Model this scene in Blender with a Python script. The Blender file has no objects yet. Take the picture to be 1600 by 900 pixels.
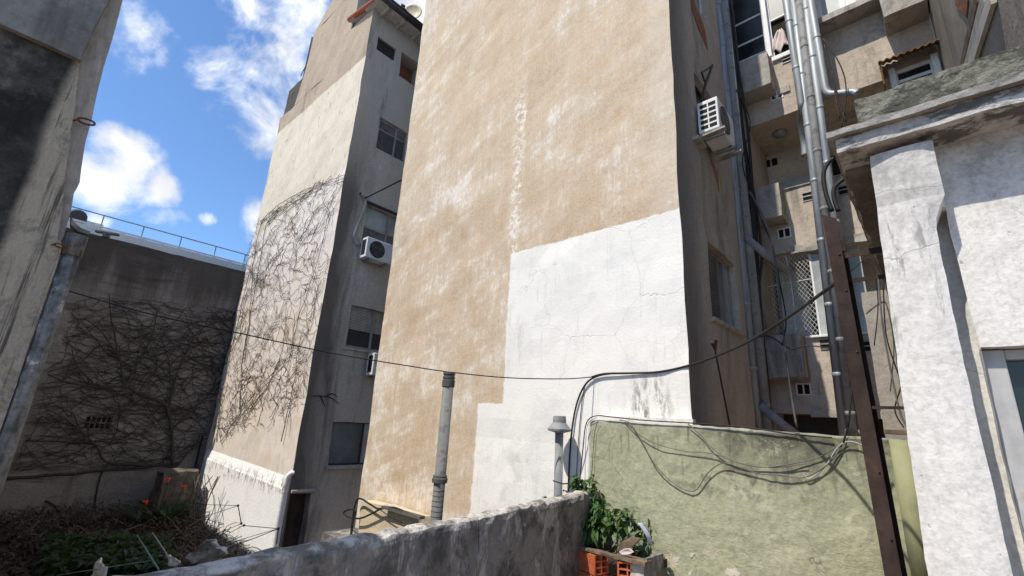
import bpy, math, random
from mathutils import Vector, Matrix, noise as mn

# ------------------------------------------------------------------ scene, camera
S = bpy.context.scene
C = S.collection
FPX, PITCH, ROLL, HEAD = 720.0, math.radians(16.5), math.radians(3.1), math.radians(42.7)
_h = Vector((-math.sin(HEAD), math.cos(HEAD), 0)); _r0 = Vector((_h.y, -_h.x, 0)); _z = Vector((0, 0, 1))
FW = _h*math.cos(PITCH) + _z*math.sin(PITCH)
_u0 = -_h*math.sin(PITCH) + _z*math.cos(PITCH)
RT = _r0*math.cos(ROLL) + _u0*math.sin(ROLL)
UP = _u0*math.cos(ROLL) - _r0*math.sin(ROLL)
cam = bpy.data.cameras.new('camera'); cam_o = bpy.data.objects.new('camera', cam); C.objects.link(cam_o)
cam.sensor_fit = 'HORIZONTAL'; cam.sensor_width = 36; cam.lens = FPX/1600*36
cam.clip_start = 0.05; cam.clip_end = 3000
m = Matrix.Identity(4)
for i in range(3):
    m[i][0] = RT[i]; m[i][1] = UP[i]; m[i][2] = -FW[i]
cam_o.matrix_world = m
S.camera = cam_o

# ------------------------------------------------------------------ exposure, sun, sky
S.render.engine = 'CYCLES'; S.cycles.max_bounces = 6; S.cycles.diffuse_bounces = 4; S.cycles.glossy_bounces = 3
S.view_settings.view_transform = 'Standard'; S.view_settings.look = 'None'
S.view_settings.exposure = 0.5; S.view_settings.gamma = 1.0; S.view_settings.use_curve_mapping = False
SUN_EL, SUN_AZ = math.radians(57.5), math.radians(10.3)      # azimuth from -Y towards -X
sdir = Vector((-math.sin(SUN_AZ)*math.cos(SUN_EL), -math.cos(SUN_AZ)*math.cos(SUN_EL), math.sin(SUN_EL)))
sl = bpy.data.lights.new('sun', 'SUN'); sl.energy = 3.75; sl.angle = math.radians(0.53); sl.color = (1, .93, .815)
so = bpy.data.objects.new('sun', sl); C.objects.link(so)
so.rotation_euler = sdir.to_track_quat('Z', 'Y').to_euler(); so.location = (0, -20, 40)

def ray(x, y): return FW + RT*((x-800)/FPX) + UP*((450-y)/FPX)
def at(ax, v, x, y):                      # the point of the plane ax = v that lies behind photo pixel x, y
    d = ray(x, y); return d*(v/d['xyz'.index(ax)])

# ---- node helpers
def nd(t, typ, ins=None, **props):
    n = t.nodes.new(typ)
    for k, v in props.items(): setattr(n, k, v)
    for k, v in (ins or {}).items():
        s = n.inputs[k]
        if isinstance(v, bpy.types.NodeSocket): t.links.new(v, s)
        else: s.default_value = v
    return n
def mth(t, op, a, b=0.0, c=0.0, clamp=False):
    n = t.nodes.new('ShaderNodeMath'); n.operation = op; n.use_clamp = clamp
    for i, v in enumerate((a, b, c)):
        if isinstance(v, bpy.types.NodeSocket): t.links.new(v, n.inputs[i])
        else: n.inputs[i].default_value = v
    return n.outputs[0]
def vmul(t, v, s):
    return nd(t, 'ShaderNodeVectorMath', {0: v, 1: s}, operation='MULTIPLY').outputs[0]
def vadd(t, v, s):
    return nd(t, 'ShaderNodeVectorMath', {0: v, 1: s}, operation='ADD').outputs[0]
def vsc(t, v, s):
    return nd(t, 'ShaderNodeVectorMath', {0: v, 'Scale': s}, operation='SCALE').outputs[0]
def noi(t, v, sc, det=4, ro=.55, dist=0.0, col=False):
    n = nd(t, 'ShaderNodeTexNoise', {'Vector': v, 'Scale': sc, 'Detail': det, 'Roughness': ro, 'Distortion': dist})
    return n.outputs['Color' if col else 'Fac']
def mr(t, v, a, b, c=0.0, d=1.0, sm=True):
    n = nd(t, 'ShaderNodeMapRange', {'Value': v, 'From Min': a, 'From Max': b, 'To Min': c, 'To Max': d})
    n.interpolation_type = 'SMOOTHSTEP' if sm else 'LINEAR'; n.clamp = True
    return n.outputs[0]
def mix(t, f, a, b, mode='MIX'):
    n = t.nodes.new('ShaderNodeMix'); n.data_type = 'RGBA'; n.blend_type = mode; n.clamp_factor = True
    for k, v in ((0, f), (6, a), (7, b)):
        if isinstance(v, bpy.types.NodeSocket): t.links.new(v, n.inputs[k])
        else: n.inputs[k].default_value = v if k == 0 else (v[0], v[1], v[2], 1)
    return n.outputs[2]

# ---- world: physical sky with scattered fair-weather clouds
W = bpy.data.worlds.new('World'); S.world = W; W.use_nodes = True
t = W.node_tree; t.nodes.clear()
gen = nd(t, 'ShaderNodeTexCoord').outputs['Generated']
sky = nd(t, 'ShaderNodeTexSky'); sky.sky_type = 'NISHITA'; sky.sun_disc = False
sky.sun_elevation = SUN_EL; sky.sun_rotation = math.pi + SUN_AZ
sky.air_density = 1.0; sky.dust_density = 0.25; sky.ozone_density = 2.2; sky.altitude = 30
skyc = mix(t, 1.0, sky.outputs[0], (.68, .84, 1.0), 'MULTIPLY')
sp = nd(t, 'ShaderNodeSeparateXYZ', {0: gen})
den = mth(t, 'ADD', mth(t, 'MAXIMUM', sp.outputs[2], 0.0), .35)
pl = nd(t, 'ShaderNodeCombineXYZ', {0: mth(t, 'DIVIDE', sp.outputs[0], den), 1: mth(t, 'DIVIDE', sp.outputs[1], den), 2: sp.outputs[2]}).outputs[0]
n_big = noi(t, vadd(t, pl, (2.5, .7, 0)), 2.1, 2, .5); n_fine = noi(t, gen, 7.0, 7, .60, .25)
cov = mr(t, n_big, .40, .64, -1.4, .7)                    # scattered clouds all round the sky
for (cx, cy, rad, s) in ((205, 262, 60, .8), (150, 285, 58, .85), (248, 292, 34, .75), (175, 222, 32, .6), (395, 125, 80, .62), (340, 105, 60, .50), (445, 118, 60, .60), (210, 25, 80, .70), (262, 45, 50, .45),
                         (455, 8, 80, .66), (385, 5, 60, .55), (560, 0, 80, .5), (640, 30, 50, .6), (326, 343, 15, .55), (404, 342, 26, .6), (150, 345, 24, .6), (470, 150, 44, .5)):
    d = ray(cx, cy).normalized(); e = ray(cx+rad, cy).normalized(); ca = d.dot(e)
    dt = nd(t, 'ShaderNodeVectorMath', {0: gen, 1: d}, operation='DOT_PRODUCT').outputs['Value']
    cov = mth(t, 'MAXIMUM', cov, mr(t, dt, ca - (1-ca)*2.6, 1.0, -1.5, s, False))
dens = mth(t, 'ADD', cov, mth(t, 'MULTIPLY', mth(t, 'SUBTRACT', n_fine, .5), 5.2))
cl = mth(t, 'MULTIPLY', mr(t, dens, -0.1, 1.35), mr(t, sp.outputs[2], .0, .08))
shade = mr(t, noi(t, vadd(t, gen, (.012, .01, -.03)), 7.0, 3, .6, .25), .40, .66, 1.0, .66)
cc = mix(t, 1.0, (6.6, 6.65, 6.8), nd(t, 'ShaderNodeCombineXYZ', {0: shade, 1: shade, 2: shade}).outputs[0], 'MULTIPLY')
fin = mix(t, cl, skyc, cc)
bg = nd(t, 'ShaderNodeBackground', {'Color': fin, 'Strength': 0.15})
t.links.new(bg.outputs[0], nd(t, 'ShaderNodeOutputWorld').inputs[0])

# ------------------------------------------------------------------ materials
MATS = {}
def newmat(name):
    mt = bpy.data.materials.new(name); mt.use_nodes = True
    t = mt.node_tree; t.nodes.clear()
    b = nd(t, 'ShaderNodeBsdfPrincipled'); o = nd(t, 'ShaderNodeOutputMaterial'); t.links.new(b.outputs[0], o.inputs[0])
    MATS[name] = mt
    return mt, t, b
def coords(t):
    p = nd(t, 'ShaderNodeTexCoord').outputs['Object']; s = nd(t, 'ShaderNodeSeparateXYZ', {0: p})
    return p, s.outputs[0], s.outputs[1], s.outputs[2]
def setb(t, b, col, rough=.9, height=None, bump=.4, dist=.02, metal=0.0, spec=.25):
    if isinstance(col, bpy.types.NodeSocket): t.links.new(col, b.inputs['Base Color'])
    else: b.inputs['Base Color'].default_value = (*col[:3], 1)
    if isinstance(rough, bpy.types.NodeSocket): t.links.new(rough, b.inputs['Roughness'])
    else: b.inputs['Roughness'].default_value = rough
    b.inputs['Metallic'].default_value = metal; b.inputs['Specular IOR Level'].default_value = spec
    if height is not None:
        bp = nd(t, 'ShaderNodeBump', {'Height': height, 'Strength': bump, 'Distance': dist})
        t.links.new(bp.outputs[0], b.inputs['Normal'])
def cracks(t, P, sc, width, warp=.13, mask=(.5, .62), seed=0.0):
    w = nd(t, 'ShaderNodeVectorMath', {0: noi(t, vadd(t, P, (seed, seed, seed)), sc*1.7, 4, .65, col=True), 1: (.5, .5, .5)}, operation='SUBTRACT').outputs[0]
    q = vadd(t, vadd(t, P, (seed, 0, seed)), vsc(t, w, warp*2/sc*.9))
    v = nd(t, 'ShaderNodeTexVoronoi', {'Vector': q, 'Scale': sc}, feature='DISTANCE_TO_EDGE').outputs['Distance']
    line = mr(t, v, 0.0, width*sc, 1.0, 0.0)
    return mth(t, 'MULTIPLY', line, mr(t, noi(t, vadd(t, P, (seed+7, 3, 1)), sc*.6, 3), mask[0], mask[1]))

def plaster(name, c1, c2, c3=None, streak=None, crack=None, bump=.45, grain=22.0, extra=None, mott=1.0, dist=.02, big=.55):
    """old render: two tones in patches, vertical rain streaks, cracks, sandy relief"""
    mt, t, b = newmat(name)
    P, X, Y, Z = coords(t)
    n1 = noi(t, P, big, 5, .62, .4); n2 = noi(t, P, 4.2*mott, 6, .70); n3 = noi(t, P, grain, 2, .7)
    f = mth(t, 'ADD', mth(t, 'MULTIPLY', n1, .6), mth(t, 'MULTIPLY', n2, .4))
    col = mix(t, mr(t, f, .40, .62), c1, c2)
    if c3: col = mix(t, mr(t, mth(t, 'ADD', mth(t, 'MULTIPLY', noi(t, vadd(t, P, (9, 4, 2)), 1.1, 5, .7), .6), mth(t, 'MULTIPLY', n2, .4)), .50, .66, 0, .85), col, c3)
    if streak:
        sv = noi(t, vmul(t, P, (2.6, 2.6, .42)), 1.0, 6, .70, .5); sb = noi(t, vmul(t, P, (1, 1, .5)), .8, 4)
        sf = mth(t, 'MULTIPLY', mr(t, sv, streak[2], streak[2]+.2), mr(t, sb, .38, .62))
        col = mix(t, mth(t, 'MULTIPLY', sf, streak[1]), col, streak[0])
    col = mix(t, mr(t, n3, .35, .75, 0.0, .22), col, (0.02, .02, .02))
    h = mth(t, 'ADD', mth(t, 'MULTIPLY', n2, .8), mth(t, 'MULTIPLY', n3, .45))
    if crack:
        k = cracks(t, P, crack[0], crack[1], mask=crack[3] if len(crack) > 3 else (.5, .62))
        col = mix(t, mth(t, 'MULTIPLY', k, crack[2]), col, (.06, .055, .05)); h = mth(t, 'SUBTRACT', h, mth(t, 'MULTIPLY', k, .6))
    if extra:
        r = extra(t, P, X, Y, Z, col, h)
        col, h = r if isinstance(r, tuple) else (r, h)
    setb(t, b, col, mr(t, n2, .3, .7, .82, .97), h, bump, dist, spec=.15)
    return mt
def simple(name, col, rough=.6, metal=0.0, var=.25, sc=6.0, bump=.15, dirt=None, dist=.01, spec=.3):
    mt, t, b = newmat(name)
    P, X, Y, Z = coords(t)
    n = noi(t, P, sc, 6, .65); n2 = noi(t, vmul(t, P, (sc*1.5, sc*1.5, sc*.25)), 1.0, 5, .6)
    lo = tuple(c*(1-var) for c in col); hi = tuple(min(1, c*(1+var*.6)) for c in col)
    c = mix(t, mr(t, mth(t, 'ADD', mth(t, 'MULTIPLY', n, .5), mth(t, 'MULTIPLY', n2, .5)), .36, .64), lo, hi)
    if dirt: c = mix(t, mr(t, n, dirt[1], dirt[1]+.14, 0, dirt[2]), c, dirt[0])
    setb(t, b, c, mr(t, n2, .3, .7, max(0, rough-.12), min(1, rough+.12)), n, bump, dist, metal, spec)
    return mt
def msk(t, v, edge, soft, n=None, amp=0.0):          # 1 where v > edge, with a wandering border
    if n is not None: v = mth(t, 'ADD', v, mth(t, 'MULTIPLY', mth(t, 'SUBTRACT', n, .5), amp))
    return mr(t, v, edge-soft, edge+soft)
def mul(t, a, b): return mth(t, 'MULTIPLY', a, b)

def x_beige(t, P, X, Y, Z, col, h):
    br = noi(t, vmul(t, P, (9, 9, .9)), 1.0, 4, .75, .2); pt = noi(t, P, .5, 5, .62, .5); md = noi(t, vmul(t, P, (1.5, 1.5, 1.2)), 1.0, 8, .74, .3)
    diag = nd(t, 'ShaderNodeVectorRotate', {'Vector': P, 'Axis': (0, 1, 0), 'Angle': math.radians(20)}, rotation_type='AXIS_ANGLE').outputs[0]
    dg = noi(t, vmul(t, diag, (.6, 1, 4.5)), 1.0, 5, .70, .2); fs = noi(t, vmul(t, P, (22, 22, 9)), 1.0, 3, .7)
    low = mul(t, mr(t, Z, 5.0, -1.0), .035); west = mul(t, mr(t, X, -5.0, -8.5), .03)
    mm = mth(t, 'ADD', mth(t, 'ADD', mth(t, 'ADD', mul(t, md, .34), mul(t, fs, .13)), mth(t, 'ADD', mul(t, br, .13), mth(t, 'ADD', mul(t, pt, .22), mul(t, dg, .18)))), mul(t, mth(t, 'ADD', low, west), .8))
    col = mix(t, mr(t, mm, .455, .585, 0, .75), col, (.60, .515, .415))
    col = mix(t, mul(t, mr(t, mm, .53, .60, 0, .8), mr(t, fs, .35, .60, .35, 1)), col, (.71, .67, .60))
    col = mix(t, mr(t, mm, .47, .40, 0, .5), col, (.40, .285, .175))
    lift = mul(t, mr(t, mth(t, 'ABSOLUTE', mth(t, 'SUBTRACT', mth(t, 'FRACT', mth(t, 'ADD', mul(t, Z, .36), mul(t, mth(t, 'SUBTRACT', pt, .5), .08))), .5)), .0, .012, 1, 0), mr(t, md, .48, .6))
    col = mix(t, mul(t, lift, .35), col, (.70, .65, .57))
    n = noi(t, P, 2.4, 6, .7); nf = noi(t, P, 11, 4, .7)
    seam = mul(t, mr(t, mth(t, 'ABSOLUTE', mth(t, 'ADD', mth(t, 'ADD', X, 5.0), mul(t, mth(t, 'SUBTRACT', n, .5), .5))), .03, .20, 1, 0), mr(t, nf, .42, .62))
    seam = mul(t, seam, mul(t, mr(t, Z, 2.6, 2.9), mr(t, Z, 5.6, 6.5, 1, 0)))
    col = mix(t, mul(t, seam, .75), col, (.80, .77, .70))
    edge = mul(t, mr(t, mth(t, 'ADD', X, mul(t, mth(t, 'SUBTRACT', n, .5), .9)), -2.75, -2.3), mr(t, nf, .3, .6, .3, .9))
    col = mix(t, mul(t, edge, .55), col, (.56, .50, .42))
    ltop = mul(t, mr(t, Z, 4.0, 10.5), .34)
    col = mix(t, mul(t, ltop, mr(t, pt, .35, .6)), col, (.36, .28, .20))
    # the lower right corner has been painted white
    w = mth(t, 'MAXIMUM', mul(t, msk(t, X, -5.05, .016, nf, .10), msk(t, mul(t, Z, -1), -2.79, .014, nf, .08)),
            mul(t, msk(t, X, -5.60, .016, nf, .09), msk(t, mul(t, Z, -1), -.305, .014, nf, .08)))
    wc = mix(t, mr(t, mth(t, 'ADD', mul(t, pt, .6), mul(t, n, .4)), .42, .64), (.775, .75, .70), (.72, .70, .655))
    wc = mix(t, mr(t, md, .48, .64, 0, .5), wc, (.63, .625, .61))
    wc = mix(t, mul(t, mr(t, br, .55, .68), mr(t, pt, .45, .6, 0, .4)), wc, (.44, .435, .42))
    k = cracks(t, P, .75, .006, .16, (.44, .58), 3.0); k2 = cracks(t, P, 1.7, .004, .17, (.52, .62), 11.0)
    kk = mth(t, 'MAXIMUM', k, mul(t, k2, .7))
    wc = mix(t, mul(t, kk, .30), wc, (.30, .29, .28))
    # black mould below the cable by the corner
    mo = mul(t, mul(t, mr(t, mth(t, 'ABSOLUTE', mth(t, 'ADD', X, 2.62)), .05, .42, 1, 0), mr(t, mth(t, 'ABSOLUTE', mth(t, 'SUBTRACT', Z, .33)), .1, .5, 1, 0)), mr(t, noi(t, vmul(t, P, (6, 6, 2)), 1.3, 7, .75), .46, .6))
    wc = mix(t, mul(t, mo, .85), wc, (.09, .085, .08))
    base = mul(t, mr(t, Z, -.35, .05, 1, 0), mr(t, n, .5, .66)); wc = mix(t, mul(t, base, .3), wc, (.4, .38, .35))
    col = mix(t, w, col, wc)
    h = mth(t, 'ADD', mth(t, 'SUBTRACT', h, mul(t, kk, mul(t, w, .5))), mul(t, w, .35))
    return col, mth(t, 'ADD', h, mul(t, br, .4))
plaster('beige_render', (.515, .393, .268), (.55, .425, .297), (.475, .352, .23), extra=x_beige, bump=.35, grain=30)

def x_bside(t, P, X, Y, Z, col, h):
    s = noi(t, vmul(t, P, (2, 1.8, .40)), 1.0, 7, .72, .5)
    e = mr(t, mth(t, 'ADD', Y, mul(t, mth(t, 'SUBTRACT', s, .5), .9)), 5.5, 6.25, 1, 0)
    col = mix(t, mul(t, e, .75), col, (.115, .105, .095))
    return mix(t, mr(t, s, .50, .70, 0, .6), col, (.15, .13, .11))
plaster('side_render', (.46, .405, .345), (.39, .345, .295), (.52, .48, .43), ((.16, .14, .12), .6, .5), (1.2, .004, .5), extra=x_bside)

def x_vine(t, P, X, Y, Z, col, h):
    n = noi(t, P, 1.6, 6, .7); nf = noi(t, vmul(t, P, (7, 7, 2.2)), 1.2, 6, .7)
    cream = mix(t, mr(t, n, .4, .62), (.60, .535, .43), (.545, .48, .385))
    cream = mix(t, mul(t, mr(t, nf, .56, .66), .75), cream, (.27, .22, .17))
    pk = mix(t, mr(t, nf, .38, .62), (.68, .62, .56), (.60, .53, .47))
    pk = mix(t, mr(t, noi(t, P, .8, 5), .52, .70), pk, (.61, .51, .41))
    zz = mth(t, 'ADD', Z, mul(t, mth(t, 'SUBTRACT', n, .5), .5))
    vz = mth(t, 'ADD', zz, mul(t, mth(t, 'ADD', X, 14.5), -.10))
    col = mix(t, mr(t, mth(t, 'ADD', Z, mul(t, mth(t, 'SUBTRACT', n, .5), .10)), 9.66, 9.74, 1, 0), col, cream)
    return mix(t, mr(t, vz, 5.6, 5.95, 1, 0), col, pk)
plaster('vine_front_render', (.42, .335, .25), (.36, .285, .215), (.47, .39, .30), ((.16, .13, .11), .7, .5), extra=x_vine)
def x_vside(t, P, X, Y, Z, col, h):
    s = noi(t, vmul(t, P, (1, 2.2, .35)), 1.0, 7, .7, .5)
    e = mul(t, mr(t, mth(t, 'ADD', Y, mul(t, mth(t, 'SUBTRACT', s, .5), 1.6)), 4.9, 5.6, 1, 0), mr(t, Z, 5.2, 7.0, 1, .35))
    col = mix(t, mul(t, e, .85), col, (.07, .066, .062))
    up = mr(t, Z, 6.6, 8.5, 0, .6); col = mix(t, up, col, (.42, .40, .37))
    return mix(t, mul(t, mr(t, s, .55, .7), .6), col, (.10, .09, .085))
plaster('vine_side_render', (.52, .455, .39), (.45, .395, .34), (.58, .52, .46), ((.15, .13, .11), .5, .5), extra=x_vside)
def x_plinth(t, P, X, Y, Z, col, h):
    n = noi(t, vmul(t, P, (6, 6, 2.6)), 1.5, 8, .78)
    d = mul(t, mr(t, mth(t, 'ABSOLUTE', mth(t, 'ADD', Z, 1.52)), .0, .30, 1, 0), mr(t, n, .50, .58))
    return mix(t, mul(t, d, .85), col, (.20, .165, .14))
plaster('plinth_white', (.84, .84, .835), (.80, .80, .795), (.75, .745, .735), ((.5, .48, .45), .5, .55), extra=x_plinth, bump=.3)

def x_dark(t, P, X, Y, Z, col, h):
    hz = noi(t, vmul(t, P, (1, .45, 3.0)), 1.3, 7, .7, .4)
    top = mul(t, mr(t, mth(t, 'ADD', Z, mul(t, mth(t, 'SUBTRACT', noi(t, vmul(t, P, (1, 2.2, .3)), 1, 6, .7), .5), 3.4)), 2.2, 3.9), .85)
    col = mix(t, mul(t, mr(t, hz, .5, .66), .7), col, (.075, .066, .058))
    return mix(t, top, col, (.055, .048, .042))
plaster('sooty_wall', (.26, .238, .215), (.20, .182, .165), (.33, .305, .28), ((.085, .075, .066), .7, .5), extra=x_dark, bump=.8, dist=.05)

def x_near(t, P, X, Y, Z, col, h):
    n = noi(t, vmul(t, P, (6, 9, 1.6)), 1.2, 7, .75); nb = noi(t, P, 3, 6, .7)
    cream = mix(t, mr(t, n, .4, .62), (.41, .365, .285), (.33, .295, .235))
    run = noi(t, vmul(t, P, (8, 30, .9)), 1.0, 6, .75, .3)
    cream = mix(t, mr(t, run, .53, .63, 0, .9), cream, (.055, .05, .044)); cream = mix(t, mr(t, noi(t, P, 11, 6, .75), .50, .66, 0, .6), cream, (.14, .125, .105))
    yy = mth(t, 'ADD', Y, mul(t, mth(t, 'SUBTRACT', nb, .5), .05))
    return mix(t, mr(t, yy, -.125, -.085), col, cream)
plaster('mouldy_concrete', (.028, .027, .025), (.085, .08, .072), (.24, .225, .20), ((.015, .015, .015), .7, .46), extra=x_near, bump=1.0, grain=60, dist=.02, big=3.5, mott=3)
plaster('grey_panel', (.27, .268, .26), (.18, .178, .17), (.37, .365, .35), ((.09, .085, .08), .75, .46), (2.2, .003, .5), mott=4, big=3.0, bump=.9)
plaster('fin_plaster', (.50, .46, .40), (.60, .58, .55), (.38, .30, .235), ((.13, .11, .09), .85, .45), mott=4, big=3.0, bump=.9)

def x_par(t, P, X, Y, Z, col, h):
    n = noi(t, P, 2.8, 7, .74, .5); n2 = noi(t, vmul(t, P, (3, 3, 1.5)), 1.4, 7, .74, .5)
    col = mix(t, mr(t, n, .46, .60, 0, .8), col, (.065, .062, .06))
    col = mix(t, mr(t, n2, .53, .61, 0, .75), col, (.40, .385, .36))
    col = mix(t, mul(t, mr(t, noi(t, vadd(t, P, (3, 8, 1)), 2.1, 6, .7), .60, .68), .5), col, (.30, .20, .13))
    top = mr(t, mth(t, 'ADD', Z, mul(t, mth(t, 'SUBTRACT', noi(t, P, 9, 6, .7), .5), .06)), -.712, -.688)
    tc = mix(t, mr(t, noi(t, P, 6, 7, .75), .40, .60), (.52, .49, .45), (.17, .15, .13))
    return mix(t, top, col, tc)
plaster('parapet_render', (.23, .22, .207), (.175, .168, .158), (.29, .28, .265), ((.05, .05, .05), .7, .48), (1.6, .004, .6), extra=x_par, bump=.9, dist=.03, big=1.3)

def x_green(t, P, X, Y, Z, col, h):
    n = noi(t, P, 2.2, 7, .72, .4); nf = noi(t, P, 7, 6, .72)
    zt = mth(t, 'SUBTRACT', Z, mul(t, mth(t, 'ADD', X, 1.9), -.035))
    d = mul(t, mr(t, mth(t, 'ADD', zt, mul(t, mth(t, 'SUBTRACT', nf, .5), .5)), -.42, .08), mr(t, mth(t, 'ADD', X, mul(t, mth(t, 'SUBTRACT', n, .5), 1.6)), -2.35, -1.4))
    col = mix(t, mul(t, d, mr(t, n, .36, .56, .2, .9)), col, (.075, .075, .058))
    col = mix(t, mr(t, Z, .02, .09, 0, .55), col, (.42, .41, .36))
    mo = mul(t, mul(t, mr(t, mth(t, 'ABSOLUTE', mth(t, 'ADD', X, 1.55)), .2, 1.0, 1, 0), mr(t, mth(t, 'ABSOLUTE', mth(t, 'ADD', Z, .42)), .05, .25, 1, 0)), mr(t, nf, .46, .60))
    col = mix(t, mul(t, mo, .7), col, (.10, .10, .08))
    yl = mul(t, mr(t, noi(t, vmul(t, P, (4, 4, 1.6)), 1.6, 7, .75), .60, .68), .45); col = mix(t, yl, col, (.52, .50, .28))
    pa_ = noi(t, vmul(t, P, (1, 1, 1.4)), 2.9, 8, .78, .3); col = mix(t, mr(t, pa_, .55, .64, 0, .6), col, (.47, .46, .33)); col = mix(t, mr(t, pa_, .46, .38, 0, .4), col, (.22, .225, .15))
    dr_ = noi(t, vmul(t, P, (9, 9, .8)), 1.0, 5, .7, .3); col = mix(t, mul(t, mr(t, dr_, .54, .66, 0, .8), mr(t, Z, -.75, -.05)), col, (.12, .12, .09))
    # flaked spots that show the mortar
    fl = mul(t, mr(t, noi(t, vadd(t, P, (4.4, 0, 2.2)), 3.2, 4, .6), .665, .672), mr(t, Z, -1.30, -.95, 1, 0))
    col = mix(t, fl, col, (.55, .45, .36)); h = mth(t, 'SUBTRACT', h, mul(t, fl, 1.2))
    h = mth(t, 'ADD', h, mul(t, mul(t, noi(t, vmul(t, P, (1.4, 1.4, 2.2)), 4.2, 6, .72, .15), mr(t, Z, -.9, -.35, 1, .15)), 1.8))
    return col, h
plaster('green_render', (.37, .375, .25), (.33, .337, .225), (.44, .44, .32), ((.19, .20, .13), .5, .52), (1.0, .004, .6, (.52, .62)), extra=x_green, bump=.42, dist=.025)

def x_house(t, P, X, Y, Z, col, h):
    s = noi(t, vmul(t, P, (5, 5, .7)), 1.0, 6, .7); n = noi(t, P, 5, 6, .7)
    d = mul(t, mr(t, mth(t, 'ADD', Z, mul(t, mth(t, 'SUBTRACT', s, .5), 1.2)), .95, 1.45), mr(t, n, .36, .6, .35, 1))
    col = mix(t, mul(t, d, .62), col, (.17, .165, .155))
    big_ = noi(t, vadd(t, P, (2, 1, 5)), 1.7, 6, .68, .3)
    col = mix(t, mr(t, big_, .50, .68, 0, .5), col, (.42, .41, .39))
    col = mix(t, mul(t, mr(t, noi(t, vmul(t, P, (13, 13, 2.2)), 1.0, 5, .72, .3), .56, .68), mr(t, big_, .42, .58, .15, .8)), col, (.25, .245, .235))
    sp_ = noi(t, P, 24, 4, .7); col = mix(t, mr(t, sp_, .66, .72, 0, .6), col, (.2, .195, .185)); h = mth(t, 'SUBTRACT', h, mr(t, sp_, .62, .72, 0, .8))
    return col, h
plaster('house_white', (.72, .695, .65), (.68, .655, .615), (.60, .58, .545), ((.30, .295, .285), .55, .5), (1.8, .003, .35), extra=x_house, bump=.3, dist=.015, grain=40, big=1.3, mott=.55)
def x_corn(t, P, X, Y, Z, col, h):
    n = noi(t, vmul(t, P, (3, 3, 7)), 1.5, 7, .74)
    return mix(t, mr(t, n, .46, .58, 0, .9), col, (.085, .078, .07))
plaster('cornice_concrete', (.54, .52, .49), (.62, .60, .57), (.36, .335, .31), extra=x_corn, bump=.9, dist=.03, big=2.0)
def x_moss(t, P, X, Y, Z, col, h):
    n = noi(t, P, 6, 7, .75, .4)
    col = mix(t, mr(t, n, .40, .56, 0, .6), col, (.15, .148, .105))
    return mix(t, mr(t, noi(t, P, 3.6, 6, .74), .48, .58, 0, .9), col, (.055, .055, .045))
plaster('mossy_concrete', (.19, .185, .155), (.14, .137, .11), (.28, .272, .24), extra=x_moss, bump=1.0, dist=.04, big=2.0)
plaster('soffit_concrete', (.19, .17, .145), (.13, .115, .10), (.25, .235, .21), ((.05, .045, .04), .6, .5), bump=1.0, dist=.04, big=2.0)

plaster('peach_render', (.52, .445, .37), (.47, .40, .33), (.42, .365, .31), ((.17, .15, .13), .85, .47), (1.0, .004, .5))
plaster('recess_render', (.60, .55, .48), (.54, .49, .42), (.48, .42, .35), ((.2, .17, .14), .4, .55))
plaster('box_concrete', (.42, .385, .35), (.33, .30, .27), (.48, .455, .42), ((.07, .065, .06), .8, .48), (1.5, .004, .5), big=1.5)
plaster('shaft_render', (.36, .32, .27), (.29, .255, .22), (.42, .38, .33), ((.11, .10, .09), .8, .49))
plaster('terrace_tile', (.30, .22, .17), (.26, .19, .15), (.33, .27, .22), big=1.2)
plaster('soil', (.05, .04, .03), (.08, .06, .045), (.03, .025, .02), bump=1.0, dist=.08)
plaster('far_white', (.66, .66, .66), (.60, .60, .60))
plaster('old_brick', (.33, .15, .09), (.25, .11, .07), (.40, .25, .18), ((.1, .06, .05), .5, .5), bump=.8, big=3)

def galv():
    mt, t, b = newmat('galvanised'); P, X, Y, Z = coords(t)
    n = noi(t, vmul(t, P, (14, 14, 1.2)), 1.0, 6, .65); n2 = noi(t, P, 1.7, 4)
    c = mix(t, mr(t, n, .36, .64), (.22, .24, .26), (.36, .385, .41)); c = mix(t, mr(t, n2, .55, .7, 0, .5), c, (.25, .25, .25))
    setb(t, b, c, mr(t, n, .3, .7, .48, .65), n, .1, .004, .35, .4)
galv()
simple('pipe_grey', (.25, .255, .26), .7, sc=5, dirt=((.12, .11, .10), .52, .8))
simple('pipe_fibre', (.19, .185, .175), .85, sc=7, bump=.5, dirt=((.08, .075, .07), .5, .7))
simple('pipe_dark', (.10, .095, .085), .85, sc=9, bump=.5)
simple('pipe_green', (.27, .28, .155), .7, sc=4, dirt=((.22, .22, .14), .55, .7))
simple('pipe_old', (.17, .165, .155), .95, sc=22, bump=.9, var=.6, dirt=((.58, .55, .48), .58, .85), spec=.05)
simple('rusty_steel', (.048, .033, .029), .8, sc=8, var=.4, bump=.5, dirt=((.13, .055, .03), .60, .6), spec=.15)
simple('rust', (.10, .045, .025), .9, sc=20, var=.4, bump=.6)
simple('cable_black', (.018, .018, .02), .55, bump=.05)
simple('cable_grey', (.13, .125, .12), .6, bump=.05)
simple('cable_white', (.36, .35, .33), .6, bump=.05)
simple('frame_white', (.72, .73, .73), .5, var=.12, dirt=((.4, .38, .35), .6, .6))
simple('frame_grey', (.30, .29, .28), .5, metal=.3)
simple('frame_dark', (.05, .045, .04), .6)
simple('shutter_tan', (.40, .355, .30), .7)
simple('shutter_dark', (.10, .10, .10), .6)
simple('gutter_black', (.018, .018, .02), .6)
simple('wood_old', (.16, .115, .08), .85, sc=9, var=.45, bump=.6)
simple('soffit_wood', (.40, .37, .33), .8)
simple('roof_tile_red', (.36, .105, .055), .85, sc=8, var=.4, bump=.5, dirt=((.12, .07, .05), .52, .7))
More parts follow.
